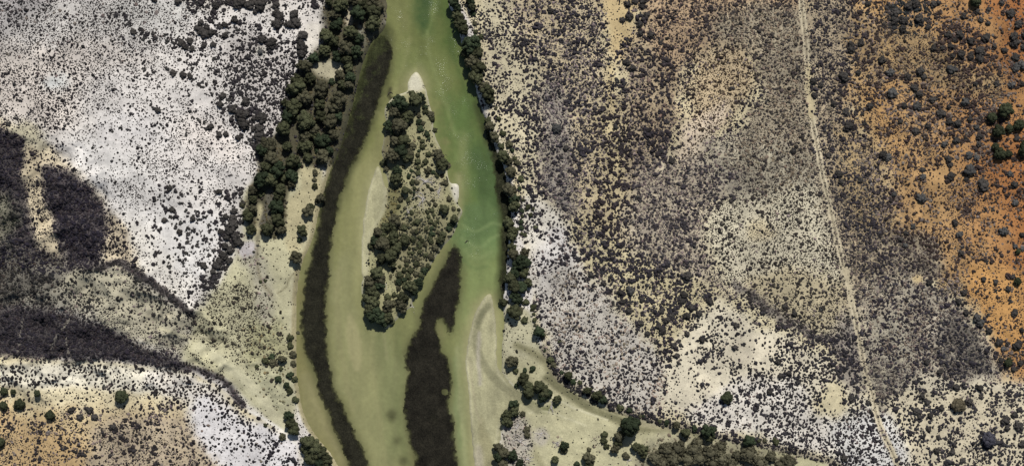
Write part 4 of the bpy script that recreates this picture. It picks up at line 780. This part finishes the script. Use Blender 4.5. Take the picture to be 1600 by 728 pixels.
LMK = [(516, 108, 'the bare clay clearing in the grove'), (545, 30, 'the narrow bare gap in the northern grove'), (395, 375, 'the lilac scree west of the grove'), (440, 240, 'the bay in the grove edge'), (475, 285, 'the sand flat inside the grove'), (425, 345, 'the shaded gully through the grove'),
       (464, 402, 'the lone round tree on the west bank'), (455, 560, 'the row of shrubs on the west bank'), (470, 680, 'the big thicket at the lower west bank'), (500, 190, 'the middle of the western grove'), (570, 60, 'the top end of the western weed bed'),
       (650, 120, 'the pale tip of the island'), (627, 165, 'the tree clump at the island tip'), (622, 235, 'the dark grove on the island edge'), (662, 287, 'the bleached logs on the island'), (590, 310, 'the sickle-shaped sandbar'), (696, 325, 'the tree in the island bay'), (660, 205, 'the shrub row on the island'),
       (690, 250, 'the tree pair on the island rim'), (605, 385, 'the island grove by the sickle bar'), (650, 390, 'the open shrubland on the island'), (616, 455, 'the dead log clearing on the island'), (590, 505, 'the southern end of the island'), (712, 292, 'the white sand spit'), (645, 450, 'the tree wall above the eastern weed bed'), (675, 350, 'the bare bowl on the island'),
       (740, 85, 'the largest crown on the east bank'), (718, 30, 'the first trees on the east bank'), (762, 160, 'the leaning trees on the east bank'), (790, 245, 'the bend in the east bank'), (800, 320, 'the sandy east bank slope'), (810, 440, 'the thick east bank clump'), (768, 460, 'the point of the big sandbar'), (835, 530, 'the creek junction corner'), (808, 565, 'the mouth of the side creek'),
       (840, 605, 'the twin-crowned clump on the side creek'), (793, 655, 'the bottom end of the big sandbar'), (984, 661, 'the biggest tree on the side creek'), (905, 700, 'the tan creek flat'), (1105, 675, 'the green tree above the olive thicket'), (1040, 705, 'the west end of the olive thicket'), (1135, 712, 'the middle of the olive thicket'), (1220, 715, 'the east end of the olive thicket'), (930, 615, 'the dark scrub line above the creek'),
       (193, 618, 'the tall green tree on tan sand'), (34, 625, 'the tree cluster near the bottom left'), (3, 690, 'the tree cut by the left edge'), (120, 650, 'the mottled scrub on tan sand'), (1134, 619, 'the lone round tree on cream sand'), (1392, 146, 'the lone slate grey ball bush'), (1565, 200, 'the dark green trees on orange sand'), (1595, 237, 'the green tree cut by the right edge'),
       (1520, 5, 'the dark tree cut by the top edge'), (1437, 310, 'the bare orange patch'), (1495, 632, 'the dark dome bush on cream sand'), (1542, 685, 'the violet-grey bush'), (1505, 540, 'the dark burnt-looking patch'), (1410, 480, 'the pale trail fork in grey scrub'), (1587, 438, 'the paired dark bushes at the right edge'), (1588, 393, 'the star-shaped green shrub'), (1590, 575, 'the last orange sand'),
       (1256, 60, 'the top stretch of the track'), (1272, 200, 'the bend in the track'), (1300, 340, 'the middle of the track'), (1330, 480, 'the scrubby stretch of the track'), (1375, 660, 'the white stretch of the track'), (975, 45, 'the long bare tan strip'), (955, 100, 'the foot of the bare tan strip'), (1110, 180, 'the pale stippled patch'), (960, 330, 'the purple scrub plain'),
       (1215, 360, 'the pale stippled plain'), (1240, 510, 'the dark diagonal scrub band'), (1100, 600, 'the bare cream flat'), (1040, 500, 'the shrub-dotted cream slope'), (985, 455, 'the largest blue-grey shrub'), (1285, 575, 'the biggest ring thicket'), (1268, 614, 'the round stippled thicket'), (870, 470, 'the grey burnt-looking patch by the bank'), (1570, 95, 'the dark shrub belt in the top right corner'), (1500, 75, 'the shrub ring on orange sand'),
       (1420, 30, 'the dark thicket near the top edge'), (1450, 200, 'the grey-green scrub on orange sand'), (1340, 185, 'the string of dark shrubs right of the track'), (1335, 80, 'the dark clump right of the track'), (1565, 362, 'the square slate bush'), (1540, 330, 'the speckled orange slope'), (1545, 500, 'the dark shrubs at the orange edge'), (1440, 650, 'the shrubs at the scrub edge'),
       (17, 195, 'the bush at the top of the black slope'), (215, 55, 'the dark shrub string in the top left'), (318, 52, 'the darkest shrub knot on the white plain'), (400, 8, 'the thicket along the top edge'), (280, 117, 'the shrub row on the white plain'), (320, 192, 'the short line of shrubs on white sand'), (378, 185, 'the black wedge of shrubs'), (405, 215, 'the shrubs touching the grove'), (410, 82, 'the pale ring with a grey bush'), (470, 70, 'the tall shrub column by the white clearing'),
       (440, 32, 'the shrub knot in the top white patch'), (245, 170, 'the dark shrub streak on white sand'), (350, 305, 'the shrub group on the brightest sand'), (290, 340, 'the scattered shrubs in the white basin'), (295, 375, 'the lower shrubs of the white basin'), (320, 415, 'the round shrub at the end of the white basin'), (365, 370, 'the dark thicket beside the scree'), (345, 405, 'the foot of the dark thicket'), (265, 410, 'the tan rim of the white basin'), (248, 310, 'the smudged patch on white sand')]
ORD = ['first', 'second', 'third', 'fourth', 'fifth', 'sixth', 'seventh', 'eighth', 'ninth', 'tenth', 'eleventh', 'twelfth', 'thirteenth', 'fourteenth', 'fifteenth']
SIDES = ['right of', 'upper right of', 'just above', 'upper left of', 'left of', 'lower left of', 'just below', 'lower right of']
ITEMS = []          # (x, y, r, style, leaf key, name, category, look, group)
def add(lst, fn):
    for x, y, r in lst: ITEMS.append((x, y, r) + fn(x, y, r))
def size_word(r): return 'very large' if r >= 14 else 'large' if r >= 11 else 'medium' if r >= 8 else 'small' if r >= 5 else 'tiny'
def treeish(place, grp):
    def fn(x, y, r):
        if r >= 6.5: return ('tree', 'g', 'broadleaf_tree', 'tree', size_word(r) + ' dark green tree', 'trees ' + grp)
        return ('shrub', 'g', 'green_shrub', 'shrub', size_word(r) + ' dark green shrub', 'green shrubs ' + grp)
    return fn
add(GROVE, treeish('grove', 'of the western river grove')); add(LOWER, treeish('bank', 'along the lower west bank'))
add(ISLAND, treeish('island', 'on the island')); add(EAST, treeish('east', 'along the east bank')); add(CREEK, treeish('creek', 'along the side creek'))
add(OLIVE, lambda x, y, r: ('twig', 'o', 'wispy_tree', 'tree', size_word(r) + ' olive-grey wispy tree', 'wispy trees by the side creek'))
add(GREEN, lambda x, y, r: ('round', 'b', 'round_tree', 'tree', size_word(r) + ' round green tree', 'round trees on open sand'))
add(DARK, lambda x, y, r: ('shrub', 's' if (x > 1380 and 100 < y < 560 and (int(x * 7 + y * 3) % 3 == 0)) or (x, y) in ((984, 454), (1437, 310), (1565, 362)) else ('b' if (x, y) == (1219, 506) else 'd'), 'desert_shrub', 'shrub', size_word(r) + ' dark shrub', 'desert shrubs on the open plains'))
# past 300 of a kind the smallest join the scrub
def cut(name, n):
    q = sorted([i for i in range(len(ITEMS)) if ITEMS[i][5] == name], key=lambda i: -ITEMS[i][2])
    return set(q[n:])
drop = cut('desert_shrub', 296) | cut('green_shrub', 296) | cut('broadleaf_tree', 296)
REST = [ITEMS[i] for i in sorted(drop)]; ITEMS = [q for i, q in enumerate(ITEMS) if i not in drop]
print('things', len(ITEMS), {n: sum(q[5] == n for q in ITEMS) for n in set(q[5] for q in ITEMS)}, 'rest', len(REST))
# a label of its own for each: nearest landmark, side of it, and order outwards
buckets = {}
for i, q in enumerate(ITEMS):
    d = [math.hypot(q[0] - a, q[1] - b) for a, b, _ in LMK]; k = int(np.argmin(d))
    s = int(round(math.degrees(math.atan2(LMK[k][1] - q[1], q[0] - LMK[k][0])) / 45)) % 8
    if d[k] < 2.5: s = -1
    buckets.setdefault((q[7], k, s), []).append((d[k], i))
LABEL = {}
for (look, k, s), v in buckets.items():
    v.sort()
    for n, (dd, i) in enumerate(v):
        if s == -1: LABEL[i] = '%s standing exactly at %s' % (look, LMK[k][2])
        elif len(v) == 1: LABEL[i] = '%s %s %s' % (look, SIDES[s], LMK[k][2])
        else: LABEL[i] = '%s, %s %s %s' % (look, ORD[n], SIDES[s].replace('just ', ''), LMK[k][2])
RT = np.random.default_rng(77)
ASP = {'tree': .92, 'round': 1.0, 'shrub': 1.0, 'twig': .8}
for i, (x, y, r, style, key, name, cat, look, grp) in enumerate(ITEMS):
    if key == 'g': key = 'gghgkghk'[int(RT.integers(8))]
    if style in ('tree', 'twig', 'round') and r >= 5:
        hgt = r * PX * (1.0 if style != 'twig' else .8)
        root = link(name, None, None, label=LABEL[i], cat=cat, group=grp)
        root.location = (float(wx(x)), float(wy(y)), float(zat(x, y)[0]) - .05); root.rotation_euler = (0, 0, RT.random() * 6.28)
        sc = r * PX * 1.02; root.scale = (sc, sc, sc * (.9 + .2 * RT.random()))
        link('trunk', TRUNK[i % 4], None, parent=root); link('crown', crown_for(style, key, int(RT.integers(NCV))), None, parent=root)
    else:
        o = link(name, crown_for('shrub', key, int(RT.integers(NCV))), None, label=LABEL[i], cat=cat, group=grp)
        o.location = (float(wx(x)), float(wy(y)), float(zat(x, y)[0])); o.rotation_euler = (0, 0, RT.random() * 6.28)
        sc = r * PX * (1.05 if x < 1380 else .92); o.scale = (sc, sc, sc * (.8 + .3 * RT.random()))
for x, y, r, key, lab in BALLS:
    o = link('ball_bush' if r > 5 else 'grey_bush', crown_for('round', key, int(x)), None, label=lab, cat='bush')
    o.location = (float(wx(x)), float(wy(y)), float(zat(x, y)[0])); sc = r * PX; o.scale = (sc, sc, sc * .75)
if REST:
    X = np.array([q[0] for q in REST]); Y = np.array([q[1] for q in REST]); dia = np.array([q[2] * 2.0 for q in REST])
    col = np.zeros((NY, NX, 3), np.float32) + np.array((60, 58, 56), np.float32)
    X, Y, dia = clump(X, Y, dia, np.random.default_rng(6))
    build_domes('shrub_patch', X, Y, dia, np.random.default_rng(5), 2, 7, .5, col, .3, 'smaller shrubs of the plains and the island', 'scrub')

# --- bleached dead trees and logs
def dead_tree(seed, n, spread):
    r = np.random.default_rng(seed); V, F = [], []
    def limb(p0, p1, r0, r1, k=5):
        d = p1 - p0; d /= np.linalg.norm(d) + 1e-9; a = np.cross(d, (0, 0.1, 1)); a /= np.linalg.norm(a) + 1e-9; b = np.cross(d, a)
        o = sum(len(q) for q in V); ang = np.arange(k) / k * 2 * math.pi; ring = np.cos(ang)[:, None] * a + np.sin(ang)[:, None] * b
        V.append(np.vstack([p0 + ring * r0, p1 + ring * r1]))
        for i in range(k): j = (i + 1) % k; F.append((o + i, o + j, o + k + j, o + k + i))
    for q in range(n):
        a = r.random() * 6.28; p = np.array([0, 0, .3]) + r.normal(size=3) * (.5, .5, 0); w = .30
        for s in range(4):
            e = p + np.array([math.cos(a), math.sin(a), .12 * r.normal()]) * spread * (.22 + .12 * r.random()); e[2] = abs(e[2])
            limb(p, e, w, w * .7)
            if r.random() < .7:
                b = a + r.choice([-1, 1]) * (.5 + .5 * r.random()); f = e + np.array([math.cos(b), math.sin(b), .2]) * spread * .25
                limb(e, f, w * .6, w * .25)
            p, w, a = e, w * .7, a + .45 * r.normal()
    return np.vstack(V), np.array(F)
DEADS = [(665, 284, 7, 9, 'largest tangle of bleached dead branches, in the middle of the island'), (662, 310, 6, 10, 'second tangle of bleached dead branches, lower down the middle of the island'),
         (685, 302, 4, 7, 'pale dead branches near the east rim of the island'), (655, 275, 3, 5, 'small pile of pale sticks beside the largest dead tree on the island'), (640, 332, 4, 6, 'pale dead branches among shrubs in the central west of the island'),
         (643, 479, 3, 6, 'broken pale log lying at the water beside the island tree wall'), (601, 444, 3, 6, 'fallen dead tree between the two groves in the south of the island'), (678, 205, 4, 5, 'small white dead branches by the northeast rim of the island'),
         (846, 676, 6, 8, 'lilac-grey dead bush on the tan creek flat'), (872, 690, 5, 6, 'dead twiggy branches touching a round creek tree'), (815, 690, 7, 9, 'grey dead brush between the trees by the big sandbar'),
         (808, 668, 6, 8, 'grey dead brush just below the small tree by the big sandbar'), (822, 716, 4, 6, 'pale dead branches at the bottom edge beside the creek trees'), (862, 632, 4, 6, 'dead grey brush below the twin-crowned clump'), (982, 718, 4, 6, 'thin fallen branches below the creek trees at the bottom edge')]
for i, (x, y, n, sp, lab) in enumerate(DEADS):
    V, F = dead_tree(900 + i, n, sp * PX * 1.6)
    o = link('dead_tree', mesh_np('dead_tree', V, F, 4), M_DEAD, label=lab, cat='dead tree'); o.location = (float(wx(x)), float(wy(y)), float(zat(x, y)[0]) + .1)
V, F = dead_tree(990, 2, 2.4); o = link('floating_log', mesh_np('floating_log', V, F, 4), M_DARKW, label='small dark snag in the green eastern channel beside the island', cat='log'); o.location = (float(wx(727)), float(wy(379)), .15)
V, F = dead_tree(991, 5, 3.2); o = link('driftwood', mesh_np('driftwood', V, F, 4), M_DARKW, label='dark driftwood heap on the pale tip of the island', cat='driftwood'); o.location = (float(wx(657)), float(wy(135)), .5)
V, F = dead_tree(992, 3, 2.6); o = link('driftwood', mesh_np('driftwood', V, F, 4), M_DARKW, label='dark snag in the western shallows left of the island tip', cat='driftwood'); o.location = (float(wx(609)), float(wy(145)), .2)
